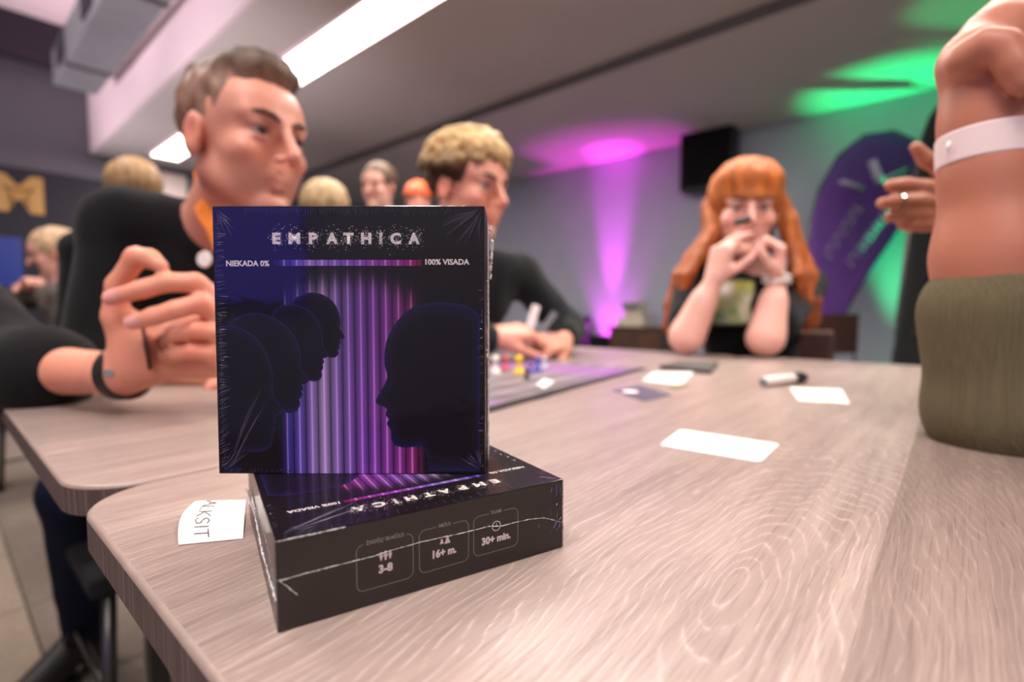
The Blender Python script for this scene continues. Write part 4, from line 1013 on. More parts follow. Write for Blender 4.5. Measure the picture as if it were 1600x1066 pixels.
for j in range(11):   # screen-right curtain in front of and behind the shoulder
    o = j/10; dx = lambda v: v+rr.uniform(-3, 3)
    lock([H3(-0.02-0.03*o, 0.084, 0.02), P(dx(1226+8*o), 345, 1.43+0.08*o), P(dx(1238+14*o), 390, 1.42+0.12*o), P(dx(1246+24*o), 430, 1.385+0.12*o), P(dx(1256+22*o), 470, 1.40+0.10*o), P(dx(1262+14*o), 512-8*o, 1.44+0.07*o)], 0.021, 0.010)
for j in range(8):    # down the back
    l = -0.07+0.02*j; lock([H3(-0.095, l, 0.0), H3(-0.11, l, -0.12), H3(-0.14, l*1.2, -0.25)], 0.03, 0.02)
hair_obj(woman, hb, (134, 62, 24), (188, 104, 44), 0.005, 70, 0.12, seed=7)
# printed picture on the t-shirt: soft patches of green, yellow and cream on a thin transfer
po3 = Vector(woman.location)
def shirt_print(parent, cx, cy, d, w_, h_, nrm):
    n, m_ = 40, 34; V, C = [], []; po = Vector(parent.location); rs = np.random.RandomState(4); blobs = [(rs.uniform(.15, .85), rs.uniform(.15, .85), rs.uniform(.08, .2), c) for c in ((226, 214, 196), (218, 206, 180), (196, 196, 96), (90, 130, 60), (232, 226, 214), (170, 160, 60), (60, 100, 70), (210, 200, 150), (238, 230, 220))]
    for i in range(n):
        for j in range(m_):
            u, v = i/(n-1), j/(m_-1); q = P(cx+(u-.5)*w_, cy+(v-.5)*h_, d); q = q+Vector((0, 1, 0))*(0.10*(u-.5)**2)
            V.append(q-po); c = np.array(lin((150, 152, 104)))
            for bx, by, br, bc in blobs:
                k_ = math.exp(-((u-bx)**2+(v-by)**2)/br**2); c = c*(1-k_)+np.array(lin(bc))*k_
            e = max(abs(u-.5), abs(v-.5))*2; C.append(c*(1 if e < .92 else 0.3))
    F = [(i*m_+j, (i+1)*m_+j, (i+1)*m_+j+1, i*m_+j+1) for i in range(n-1) for j in range(m_-1)]
    mesh_obj('shirt_print', V, F, M_vcol, parent, smooth=True, cols=C)
shirt_print(woman, 1150, 472, 1.425, 74, 72, None)
# bracelets of beads
for k, (yy, rr_) in enumerate(((424, 0.030), (432, 0.030))):
    c = P(1213, yy+8, 1.31); V, F = [], []
    pts = [c+Vector((math.cos(a)*rr_, math.sin(a)*rr_, 0.002*math.sin(3*a)))-po3 for a in np.linspace(0, 2*PI, 25)]
    tube('bracelet', pts, [0.0045*(1+0.3*math.sin(i*2.1)) for i in range(25)], M_white, woman, n=8)

# ---------------------------------------------------------------- person at the left edge whose left hand is raised
H4 = Frame((-1.22, 0.70, 1.27), (0.9, 0.3, -0.1), (0, 0, 1), 1.0)
SL4 = Vector((-1.03, 0.80, 1.01)); SR4 = Vector((-1.14, 0.48, 1.03)); nb4 = Vector((-1.18, 0.66, 1.11)); pv4 = Vector((-1.34, 0.62, 0.50))
eL4 = P(12, 576, 0.70); wL4 = P(186, 584, 0.60); eR4 = Vector((-0.95, 0.34, 0.85)); wR4 = Vector((-0.78, 0.40, 0.80))
HT = {}
def hand4L(B):
    q = lambda x, y, d: P(x, y, d)
    k1 = 0.012
    B.cap(wL4, q(238, 562, 0.600), 0.0255, 0.025, k=0.02)
    B.cap(q(232, 560, 0.602), q(330, 566, 0.600), 0.0245, 0.0200, k=0.02)            # heel, little-finger side
    B.cap(q(238, 545, 0.604), q(338, 500, 0.604), 0.0235, 0.0150, k=0.02)            # palm towards the knuckles
    B.cap(q(215, 572, 0.592), q(186, 500, 0.575), 0.0200, 0.0150, k=0.02)            # ball of the thumb
    B.cap(q(240, 540, 0.60), q(200, 505, 0.590), 0.018, 0.014, k=0.02)
    B.chain([q(180, 492, 0.572), q(184, 445, 0.566), q(213, 402, 0.560), q(234, 404, 0.556), q(252, 416, 0.553)], [0.0135, 0.0110, 0.0112, 0.0100, 0.0078], k=0.006)   # thumb
    B.chain([q(350, 500, 0.595), q(338, 468, 0.585), q(306, 442, 0.568), q(262, 441, 0.556), q(222, 452, 0.548), q(172, 467, 0.540)], [0.0125, 0.0118, 0.0113, 0.0108, 0.0104, 0.0084], k=0.003)  # index
    B.chain([q(352, 530, 0.595), q(344, 498, 0.582), q(314, 474, 0.565), q(275, 484, 0.553), q(240, 495, 0.547), q(208, 504, 0.544)], [0.0125, 0.0116, 0.0112, 0.0106, 0.0102, 0.0084], k=0.003)  # middle
    B.chain([q(356, 545, 0.592), q(340, 520, 0.575), q(308, 516, 0.563), q(276, 521, 0.565), q(256, 532, 0.574)], [0.0118, 0.0108, 0.0102, 0.0096, 0.0082], k=0.003)   # ring
    B.chain([q(350, 570, 0.590), q(330, 552, 0.574), q(302, 549, 0.566), q(274, 553, 0.568), q(258, 559, 0.574)], [0.0110, 0.0098, 0.0090, 0.0086, 0.0074], k=0.003)    # little
def hand4R(B): return add_hand(B, wR4, (1, 0.2, -0.1), (0, 0.1, -1), 1, {'all': (0.2, 0.3, 0.2)})
flush = [(P(314, 474, 0.562), 0.020, (226, 128, 110), 0.5), (P(306, 442, 0.565), 0.018, (226, 130, 112), 0.45), (P(213, 400, 0.556), 0.014, (226, 130, 112), 0.5), (P(176, 467, 0.538), 0.014, (232, 150, 138), 0.6),
         (P(300, 550, 0.56), 0.016, (220, 124, 106), 0.5), (P(305, 516, 0.56), 0.016, (220, 124, 106), 0.5), (P(230, 560, 0.57), 0.04, (200, 118, 100), 0.35)]
man4, _ = person('person at the left edge, black sleeve, hand with dark watch strap holding up a card', pv4, H4, nb4, SL4, SR4,
    [(SL4, eL4, wL4, hand4L), (SR4, eR4, wR4, hand4R)], sc=1.05, res=0.0036, sleeve=[0.38, 0.6], skin=(222, 148, 122), spots=flush, seed=5.5, shirt_name='sweatshirt', sleeve_grow=0.026, fold=0.008,
    legs=[((-1.26, 0.72, 0.50), (-0.98, 0.62, 0.50), (-1.02, 0.66, 0.09)), ((-1.32, 0.54, 0.50), (-1.05, 0.36, 0.50), (-1.10, 0.34, 0.09))])
po4 = Vector(man4.location)
hb = Blob(0.006, 0.01); hb.ell(H4(-0.02, 0, 0.045), (0.102, 0.084, 0.086), H4.R()).ell(H4(0.115, 0, 0.0), (0.065, 0.085, 0.075), H4.R(), sub=True)
hair_obj(man4, hb, (40, 30, 24), (60, 46, 36), 0.004, 60, 0.5, clip=[(tuple(H4(0, 0, -0.03)), tuple(-H4.U))], seed=8)
ax = (P(238, 562, 0.60)-eL4).normalized(); c = P(200, 582, 0.598)
x_ = ax.cross(Vector((0, 0, 1))).normalized(); y_ = ax.cross(x_)
pts = [c-ax*0.004+(x_*math.cos(a)+y_*math.sin(a))*0.0288-po4 for a in np.linspace(0, 2*PI, 33)]
def band(name, c, ax, x_, y_, r, wd, th, m, parent, rx=1.0):
    V, F = [], []; n = 40; po = Vector(parent.location)
    for i in range(n):
        a = 2*PI*i/n; d = x_*math.cos(a)*rx+y_*math.sin(a)
        for rr_, h in ((r, -wd/2), (r+th, -wd/2*.9), (r+th, wd/2*.9), (r, wd/2)): V.append(c-po+d*rr_+ax*h)
    for i in range(n):
        for j in range(3): F.append((4*i+j, 4*i+j+1, 4*((i+1) % n)+j+1, 4*((i+1) % n)+j))
    return mesh_obj(name, V, F, m, parent, smooth=False)
band('watch_strap', c-ax*0.004, ax, x_, y_, 0.0296, 0.015, 0.0030, M_watch, man4)
wc = box('watch_buckle', (-0.006, -0.002, -0.004), (0.006, 0.002, 0.004), M_chrome, man4, 0.001); wc.location = P(171, 583, 0.569)-po4
nail(man4, P(180, 464, 0.5400), P(168, 468, 0.5395)-P(210, 455, 0.546), (0.0, -0.85, 0.25), 0.0083, M_nail)
nail(man4, P(212, 503, 0.544), P(208, 504, 0.544)-P(240, 495, 0.547), (0.0, -0.9, 0.2), 0.0083, M_nail)
# the black card in the hand is a thing of its own
def card(name, c, du, dv, w_, h_, m, label, cat, group=None, th=0.0006, bend=0.0, rad=0.0025):
    du = vv(du).normalized(); dv = vv(dv); dv = (dv-du*dv.dot(du)).normalized(); n = du.cross(dv); pts = []
    for sx, sy, a0 in ((1, 1, 0), (-1, 1, PI/2), (-1, -1, PI), (1, -1, 1.5*PI)):
        for i in range(4): a = a0+PI/2*i/3; pts.append((sx*(w_/2-rad)+rad*math.cos(a), sy*(h_/2-rad)+rad*math.sin(a)))
    f = lambda x, y, z: du*x+dv*y+n*(z+bend*(x*x))
    k = len(pts); V = [f(x, y, th/2) for x, y in pts]+[f(x, y, -th/2) for x, y in pts]
    if bend:
        V, F = [], []; N = 14; M_ = 2
        for z in (th/2, -th/2):
            for i in range(N+1):
                for j in (0, 1): V.append(f(-w_/2+w_*i/N, (-.5+j)*h_, z))
        o2 = 2*(N+1)
        for i in range(N): F += [(2*i, 2*i+2, 2*i+3, 2*i+1), (o2+2*i, o2+2*i+1, o2+2*i+3, o2+2*i+2), (2*i, o2+2*i, o2+2*i+2, 2*i+2), (2*i+1, 2*i+3, o2+2*i+3, o2+2*i+1)]
        F += [(0, 1, o2+1, o2), (2*N, o2+2*N, o2+2*N+1, 2*N+1)]
    else: F = [tuple(range(k)), tuple(range(k, 2*k))[::-1]]+[(i, k+i, k+(i+1) % k, (i+1) % k) for i in range(k)]
    o = mesh_obj(name, V, F, m, None, loc=c); tag(o, label, cat, group); return o
card('playing_card', P(229, 545, 0.562), tuple(ray(229, 545)+RT*0.16), (0.12, 0.0, -1), 0.030, 0.048, M_black, 'black card seen edge-on inside the raised hand at the left', 'card')

# ---------------------------------------------------------------- person at the right edge, elbow on the table
H5 = Frame((0.84, 0.46, 1.34), (-0.8, 0.5, -0.1), (0, 0, 1), 0.98)
SL5 = Vector((0.64, 0.385, 1.09)); SR5 = Vector((0.90, 0.62, 1.10)); nb5 = Vector((0.82, 0.45, 1.17)); pv5 = AB(0.42, 0.86, 0.50)
eL5 = P(1572, 650, 0.455); wL5 = P(1544, 215, 0.45); eR5 = Vector((0.93, 0.84, 0.90)); wR5 = P(1522, 345, 0.76)
def hand5L(B):
    q = lambda x, y, d: P(x, y, d)
    B.cap(q(1560, 600, 0.452), q(1552, 400, 0.452), 0.042, 0.0405, k=0.02); B.cap(q(1552, 400, 0.452), q(1546, 270, 0.45), 0.0405, 0.0320, k=0.02)
    B.cap(q(1546, 270, 0.45), q(1546, 180, 0.45), 0.0310, 0.0300, k=0.02)
    B.cap(q(1544, 180, 0.45), q(1532, 105, 0.45), 0.0320, 0.0280, k=0.02)
    B.cap(q(1522, 92, 0.452), q(1650, 30, 0.47), 0.0250, 0.0240, k=0.015)            # bent hand going right
    B.cap(q(1560, 60, 0.46), q(1640, -30, 0.49), 0.0300, 0.0220, k=0.015)
    B.chain([q(1512, 92, 0.434), q(1540, 72, 0.422), q(1566, 74, 0.414), q(1586, 104, 0.408), q(1600, 133, 0.405)], [0.0165, 0.0145, 0.0140, 0.0125, 0.0098], k=0.0012)   # thumb side finger
    for j, (dx, dd) in enumerate(((0, 0), (14, 0.022), (26, 0.044), (34, 0.064))):
        B.chain([q(1640+dx, 10, 0.445+dd), q(1680+dx, 18, 0.440+dd), q(1690+dx, 70, 0.435+dd), q(1668+dx, 112, 0.435+dd)], [0.0125, 0.0108, 0.0098, 0.0082], k=0.003)
def hand5R(B):
    q = lambda x, y, d: P(x, y, d)
    B.cap(wR5, q(1472, 325, 0.76), 0.022, 0.026, k=0.02); B.cap(q(1500, 345, 0.76), q(1462, 345, 0.76), 0.022, 0.016, k=0.015)
    B.chain([q(1492, 290, 0.755), q(1470, 262, 0.75), q(1448, 250, 0.745), q(1431, 230, 0.74)], [0.015, 0.0125, 0.0110, 0.0085], k=0.006)
    B.chain([q(1474, 300, 0.76), q(1446, 293, 0.745), q(1414, 289, 0.735), q(1391, 290, 0.73)], [0.013, 0.0120, 0.0110, 0.0088], k=0.004)
    B.chain([q(1474, 320, 0.76), q(1436, 314, 0.74), q(1400, 315, 0.73), q(1379, 318, 0.727)], [0.013, 0.0115, 0.0108, 0.0088], k=0.004)
    B.chain([q(1470, 338, 0.76), q(1436, 335, 0.745), q(1405, 336, 0.738), q(1390, 340, 0.738)], [0.012, 0.0110, 0.0100, 0.0082], k=0.004)
    B.chain([q(1468, 350, 0.76), q(1446, 352, 0.75), q(1424, 353, 0.745), q(1410, 352, 0.745)], [0.011, 0.0100, 0.0092, 0.0076], k=0.004)
woman5, _ = person('person at the right edge in olive ribbed sweater, elbow on table, white paper wristband', pv5, H5, nb5, SL5, SR5,
    [(SL5, eL5, wL5, hand5L), (SR5, eR5, wR5, hand5R)], sc=1.0, res=0.0038, shirt=M_olive, sleeve=[0.0, 0.3], skin=(178, 113, 89), fem=True, seed=6.6, shirt_name='olive_sweater', fold=0.003,
    spots=[(P(1566, 70, 0.42), 0.02, (222, 146, 112), 0.4), (P(1500, 60, 0.44), 0.02, (222, 150, 118), 0.4)],
    legs=seated_legs(pv5, -UA, 1.0),
    extra=lambda C: (C.cap(P(1562, 628, 0.455), P(1551, 490, 0.452), 0.0515, 0.0545, k=0.02), C.cap(P(1562, 648, 0.46), P(1625, 560, 0.45), 0.050, 0.055, k=0.02)),
    )
po5 = Vector(woman5.location)
hb = Blob(0.006, 0.015); hb.ell(H5(-0.02, 0, 0.045), (0.104, 0.088, 0.088), H5.R()).cap(H5(-0.05, 0, 0.0), H5(-0.07, 0, -0.15), 0.07, 0.05, k=0.03).ell(H5(0.118, 0, -0.01), (0.066, 0.085, 0.078), H5.R(), sub=True)
hair_obj(woman5, hb, (58, 38, 26), (96, 64, 44), 0.004, 60, 0.3, seed=9)

bc = P(1544, 233, 0.45); axb = (P(1544, 180, 0.45)-P(1544, 270, 0.45)).normalized(); xb = axb.cross(Vector((0, 1, 0))).normalized(); yb = axb.cross(xb)
band('paper_wristband', bc, axb, xb, yb, 0.0362, 0.0275, 0.0008, M_band, woman5)
tube('band_clasp', [P(1484, 222, 0.445)-po5, P(1481, 228, 0.445)-po5, P(1481, 236, 0.445)-po5], [0.001, 0.0016, 0.001], M_white, woman5)
nail(woman5, P(1600, 127, 0.405), P(1600, 133, 0.405)-P(1586, 104, 0.408), (0.5, -0.8, 0.1), 0.0095, M_nail_red)
nail(woman5, P(1436, 237, 0.743), P(1431, 230, 0.74)-P(1448, 250, 0.745), (-0.3, -0.6, 0.6), 0.0085, M_nail_red)
rc = P(1402, 315, 0.7302); ra = (P(1379, 318, 0.727)-P(1436, 314, 0.74)).normalized(); rx = ra.cross(Vector((0, 0, 1))).normalized(); ry = ra.cross(rx)
band('finger_ring', rc, ra, rx, ry, 0.0112, 0.004, 0.0012, M_chrome, woman5)
# ---------------------------------------------------------------- people further back
def back_person(label, Hc, F, sc, shirt, hairc, skinc, seed, standing=False, raise_arm=None, hairstyle='short', lean=0.0):
    F = vv(F).normalized(); H = Frame(Hc, F, (0, 0, 1), sc); Lf = Vector((-F.y, F.x, 0)).normalized(); c = vv(Hc)
    nb = c+Vector((0, 0, -0.155*sc))-F*0.03; SL = nb+Lf*0.16*sc+Vector((0, 0, -0.06)); SR = nb-Lf*0.16*sc+Vector((0, 0, -0.06)); ph = 0.86*sc if standing else 0.48
    pv = Vector((nb.x, nb.y, min(ph, nb.z-0.3)))-Vector((F.x, F.y, 0))*lean
    arms = []
    for d, S in ((1, SL), (-1, SR)):
        E_ = S+Vector((0, 0, -0.25*sc))+Lf*d*0.03; Wr = E_+Vector((F.x, F.y, 0)).normalized()*0.2*sc+Vector((0, 0, 0.02 if not standing else -0.08))-Lf*d*0.05
        if raise_arm and d == raise_arm[0]: E_, Wr = vv(raise_arm[1]), vv(raise_arm[2])
        arms.append((S, E_, Wr, (lambda B, W=Wr, d=d, E=E_: add_hand(B, W, (W-E), (0, 0, -1), d, {'all': (0.3, 0.4, 0.3)}, sc=0.95))))
    legs = standing_legs(pv, F, sc) if standing else seated_legs(pv, F, sc, knee=0.34)
    root, _ = person(label, pv, H, nb, SL, SR, arms, sc=sc, res=0.0075, shirt=shirt, sleeve=[0.9, 0.9], hi=False, skin=skinc, seed=seed, legs=legs)
    hb = Blob(0.008, 0.01)
    hb.ell(H(-0.018, 0, 0.043), (0.104*sc, 0.088*sc, 0.090*sc), H.R()).ell(H(0.118, 0, 0.0), (0.068*sc, 0.088*sc, 0.076*sc), H.R(), k=0.01, sub=True)
    cut = -0.05
    if hairstyle == 'long': hb.cap(H(-0.05, 0, 0.0), H(-0.07, 0, -0.16), 0.075*sc, 0.06*sc, k=0.03); cut = -0.25
    if hairstyle == 'hat':
        hb = Blob(0.007, 0.01); hb.ell(H(-0.010, 0, 0.052), (0.112*sc, 0.096*sc, 0.095*sc), H.R()); cut = 0.028
    hair_obj(root, hb, hairc[0], hairc[1], 0.004, 60, 0.5, clip=[(tuple(H(0, 0, cut)), tuple(-H.U))], seed=seed, name='hair' if hairstyle != 'hat' else 'knitted_hat')
    return root
M_bluecloth = mat('light_blue_cotton', (104, 142, 190), 0.9, bump=0.3, bscale=300, var=0.1)
M_greycloth = mat('taupe_hoodie', (92, 84, 78), 0.95, bump=0.3, bscale=300, var=0.15)
M_sandcloth = mat('dark_green_cotton', (44, 50, 44), 0.95, bump=0.3, bscale=300, var=0.15)
back_person('man in light blue shirt standing far behind the curly-haired man', P(592, 292, 2.75), (-0.3, -0.9, -0.1), 1.0, M_bluecloth, ((60, 44, 34), (110, 84, 62)), (214, 160, 138), 11.1, standing=True)
back_person('seated person with blond hair, only the hair showing above the upright box', P(506, 336, 1.95), (-0.5, 0.8, 0), 1.0, M_sandcloth, ((150, 120, 84), (206, 176, 132)), (214, 160, 138), 12.2)
back_person('seated person with light brown hair just behind the man with orange ribbon', P(208, 305, 1.95), (-0.7, 0.6, 0), 1.05, M_blackcloth, ((120, 90, 62), (176, 140, 98)), (214, 160, 138), 13.3)
back_person('seated person in taupe hoodie with blond hair, far left in the background', P(84, 396, 2.45), (-0.6, -0.5, -0.2), 0.95, M_greycloth, ((150, 122, 92), (190, 160, 126)), (205, 150, 134), 14.4, hairstyle='long', raise_arm=(-1, P(20, 470, 2.35), P(44, 446, 2.2)))
back_person('person in orange knitted hat standing beside the man in light blue', P(654, 316, 3.5), (0.2, -0.9, -0.1), 1.0, M_sandcloth, ((196, 84, 44), (222, 104, 60)), (214, 150, 130), 15.5, standing=True, hairstyle='hat')
# ================================================================== THINGS ON THE TABLES
def quad_card(name, px4, m, label, cat, group=None, th=0.0007, z=TZ, rot_r=0.0015):
    pts = [T(x, y, z) for x, y in px4]; c = sum(pts, Vector())/4; c.z = z; V0 = [p-c for p in pts]; n = []
    for i in range(4):    # rounded corners
        a, b, d = V0[i-1], V0[i], V0[(i+1) % 4]; e1 = (a-b).normalized()*rot_r*2; e2 = (d-b).normalized()*rot_r*2
        for t in (0, 0.33, 0.67, 1): n.append((b+e1)*(1-t)**2+b*2*t*(1-t)+(b+e2)*t*t)
    k = len(n); V = [Vector((p.x, p.y, th+0.0002)) for p in n]+[Vector((p.x, p.y, 0.0002)) for p in n]
    F = [tuple(range(k)), tuple(range(k, 2*k))[::-1]]+[(i, k+i, k+(i+1) % k, (i+1) % k) for i in range(k)]
    bm = bmesh.new(); vs_ = [bm.verts.new(v) for v in V]
    for f in F: bm.faces.new([vs_[i] for i in f])
    o = bm_obj(name, bm, m, None, loc=c); tag(o, label, cat, group); return o
quad_card('blank_card', ((1030, 697), (1063, 672), (1219, 695), (1189, 724)), M_white, 'large blank white card right of the boxes, nearest on the table', 'card', 'cards on the table', rot_r=0.003)
quad_card('blank_card', ((1248, 627), (1233, 606), (1315, 609), (1328, 632)), M_white, 'blank white card behind the white marker, near the olive sleeve', 'card', 'cards on the table')
quad_card('blank_card', ((1003, 595), (1022, 582), (1084, 582), (1064, 603)), M_white, 'blank white card beside the dark game board', 'card', 'cards on the table')
dc = quad_card('picture_card', ((956, 610), (1000, 603), (1050, 618), (1006, 628)), mat('dark_card_print', (92, 86, 100), 0.35, var=0.4, vscale=60, coat=0.2), 'dark picture card with a white spot on the table beside the board', 'card', 'cards on the table')
bm = bmesh.new(); bmesh.ops.create_circle(bm, cap_ends=True, segments=16, radius=0.012); o = bm_obj('white_spot', bm, M_white, dc); o.location = T(985, 613)-dc.location+Vector((0, 0, 0.0012)); o.scale = (1, 1.1, 1)
quad_card('picture_card', ((1042, 606), (1062, 601), (1078, 604), (1058, 610)), mat('olive_card', (128, 120, 84), 0.4, var=0.2, coat=0.2), 'small olive card peeking out by the blank card near the board', 'card', 'cards on the table')
pz = quad_card('card_pouch', ((1030, 577), (1060, 569), (1122, 571), (1110, 585)), mat('grey_pouch_cloth', (74, 70, 68), 0.8, bump=0.5, bscale=400), 'flat dark grey pouch on the far side of the table', 'pouch', th=0.008)
# marker pen
p0, p1 = T(1190, 597, TZ+0.0085), T(1258, 590, TZ+0.0085); d = (p1-p0); L = d.length; d.normalize()
mk = empty('marker_pen', p0+Vector((0, 0, -0.0085))); tag(mk, 'white marker pen with black cap lying on the table', 'marker')
off = Vector((0, 0, 0.0087)); q = lambda t: off+d*L*t
tube('barrel', [q(0.04), q(0.06), q(0.10), q(0.70), q(0.71)], [0.003, 0.0068, 0.0082, 0.0082, 0.006], M_white, mk, n=16)
tube('end_plug', [q(0.0), q(0.01), q(0.05)], [0.004, 0.006, 0.006], M_duct, mk, n=16)
tube('cap', [q(0.71), q(0.72), q(0.97), q(1.0)], [0.0080, 0.0086, 0.0078, 0.004], M_black, mk, n=16)
tube('cap_clip', [q(0.74)+Vector((0, 0, 0.0085)), q(0.92)+Vector((0, 0, 0.0088))], [0.0012, 0.001], M_black, mk, n=6)

# note card with handwriting, slightly curled
nc = empty('note_card', T(331, 818)); tag(nc, 'white note card with handwritten pen capitals left of the lying box', 'card')
cr = [T(279, 853), T(380, 843), T(384, 783), T(306, 785)]      # near-left, near-right, far-right, far-left
def ncp(u, v):
    a = cr[0].lerp(cr[1], u); b = cr[3].lerp(cr[2], u); p = a.lerp(b, v); p = p+Vector((0, 0, 0.0007+0.0022*math.sin(PI*v)*(1-u*0.5))); p += (cr[1]-cr[0]).normalized()*(-0.0035*math.sin(PI*v)*(1-u)); return p-nc.location
N = 14; V = [ncp(i/N, j/N) for i in range(N+1) for j in range(N+1)]; K = len(V); V += [p-Vector((0, 0, 0.0004)) for p in V]
F = [(i*(N+1)+j, (i+1)*(N+1)+j, (i+1)*(N+1)+j+1, i*(N+1)+j+1) for i in range(N) for j in range(N)]; F += [tuple(K+q for q in f[::-1]) for f in F]
def edge(ids):
    return [(ids[i], ids[i]+K, ids[i+1]+K, ids[i+1]) for i in range(len(ids)-1)]
F += edge([i*(N+1) for i in range(N+1)])+edge([i*(N+1)+N for i in range(N+1)])+edge(list(range(N+1)))+edge([N*(N+1)+j for j in range(N+1)])
mesh_obj('paper', V, F, M_white, nc, smooth=False)
GL = {'A': [[(0, 0), (.5, 1), (1, 0)], [(.2, .4), (.8, .4)]], 'L': [[(.1, 1), (.1, 0), (.9, 0)]], 'K': [[(.1, 0), (.1, 1)], [(.9, 1), (.15, .45), (.95, 0)]], 'S': [[(.9, .85), (.5, 1), (.1, .8), (.3, .55), (.8, .4), (.85, .15), (.4, 0), (.05, .15)]],
      'I': [[(.5, 0), (.5, 1)]], 'T': [[(.5, 0), (.5, 1)], [(0, .95), (1, 1)]]}
# the word runs towards the viewer: letters stand with their tops to the right
word = 'ALKSIT'; vpos = 0.97
for ch, wv in zip(word, (.15, .13, .15, .15, .06, .15)):
    for st in GL[ch]:
        pts = []
        for a, b in zip(st[:-1], st[1:]):
            for k in range(5): t = k/5; pts.append((a[0]+(b[0]-a[0])*t, a[1]+(b[1]-a[1])*t))
        pts.append(st[-1]); tb = 0.0
        P3 = [ncp(0.24+0.22*y, min(max(vpos-wv*x, 0.02), .99))+Vector((0, 0, 0.0003)) for x, y in pts]
        tube('handwriting', P3, 0.00028, M_pen, nc, n=5)
    vpos -= wv+0.022

# game board
e0, e1 = T(765, 645), T(1010, 577); ed = (e1-e0).normalized(); lf = Vector((-ed.y, ed.x, 0)); e0 = e0-ed*0.06; EL = (e1-e0).length; EW = 0.30
gb = empty('game_board', e0, math.atan2(ed.y, ed.x)); tag(gb, 'folded-out purple and grey game board on the seam of the tables behind the boxes', 'game board')
box('board', (0, 0, 0.0002), (EL, EW, 0.0026), M_box, gb, 0.0006)
nx, ny = 120, 60; V, C = [], []
rs = np.random.RandomState(8)
for i in range(nx):
    for j in range(ny):
        x, y = i/(nx-1), j/(ny-1); V.append((x*EL*0.985+0.004, y*EW*0.97+0.004, 0.0029))
        c = np.array(lin((150, 140, 144))); k = math.sin(y*34+math.sin(x*3))
        c = c*(0.75+0.35*max(k, -0.4)); lane = 0.5+0.5*math.sin(x*46)
        c = c*(0.8+0.2*lane)
        w_ = max(0, 1-x/0.22); c = c*(1-w_)+np.array(lin((176, 110, 214)))*w_
        w_ = max(0, 1-abs(x-.82)/.2); c = c*(1-w_*.7)+np.array(lin((150, 84, 168)))*w_*.7
        if y < 0.05: c = np.array(lin((52, 48, 50)))
        C.append(c)
mesh_obj('board_print', V, [(i*ny+j, (i+1)*ny+j, (i+1)*ny+j+1, i*ny+j+1) for i in range(nx-1) for j in range(ny-1)], M_art, gb, cols=C)
# game pieces
def pawn(px, py, col, h, label):
    p = T(px, py, TZ+0.003); o = lathe('game_pawn', [(0.010*h, 0), (0.0105*h, 0.002), (0.009*h, 0.004), (0.0045*h, 0.012*h), (0.0035*h, 0.018*h), (0.006*h, 0.021*h), (0.0068*h, 0.025*h), (0.006*h, 0.029*h), (0.003*h, 0.0315*h)], mat('plastic_'+label.split()[0], col, 0.3, coat=0.3, bump=0.01), None, 20, loc=p)
    tag(o, label, 'game piece', 'pawns on the game board')
pawn(774, 584, (236, 224, 216), 1.1, 'white game pawn on the board nearest the upright box')
pawn(790, 578, (214, 84, 100), 0.9, 'pink-red game pawn on the board between the white and the yellow ones')
pawn(811, 584, (246, 200, 20), 1.1, 'yellow game pawn on the board')
pawn(829, 583, (110, 84, 170), 0.75, 'violet game pawn on the board beside the yellow one')
pawn(840, 580, (36, 84, 180), 0.85, 'blue game pawn on the board')
pawn(851, 576, (206, 204, 216), 0.8, 'pale grey game pawn on the board, farthest right')
pawn(823, 592, (40, 38, 36), 0.6, 'black game pawn lowest in front of the blue and violet ones')
quad_card('score_slip', ((838, 601), (850, 592), (866, 597), (850, 608)), M_white, 'small pale slip on the game board in front of the pawns', 'card', z=TZ+0.0031)
# cards held by the curly-haired man
card('hand_card', P(833, 494, 1.20), (0.3, 0.1, 1), (1, -0.2, -0.2), 0.055, 0.020, M_white, 'narrow white card held upright by the curly-haired man', 'card')
card('hand_card', P(870, 500, 1.27), (0.45, 0.2, 1), (1, 0.1, -0.3), 0.058, 0.036, M_black, 'black card held up in the left hand of the curly-haired man', 'card')
card('hand_card', P(858, 501, 1.24), (0.6, 0.1, 0.8), (1, 0.1, -0.5), 0.050, 0.016, M_duct, 'pale grey card held beside the black one by the curly-haired man', 'card')
# pen at the mouth of the red-haired woman
pp = P(1146, 349, 1.275); pq = P(1174, 341, 1.27)
pn = tube('pen_cap', [Vector((0, 0, 0)), (pq-pp)*0.1, (pq-pp)*0.9, pq-pp], [0.003, 0.0085, 0.0085, 0.004], M_black, None, n=12); pn.location = pp; tag(pn, 'short black marker cap held at the mouth by the red-haired woman', 'marker cap')

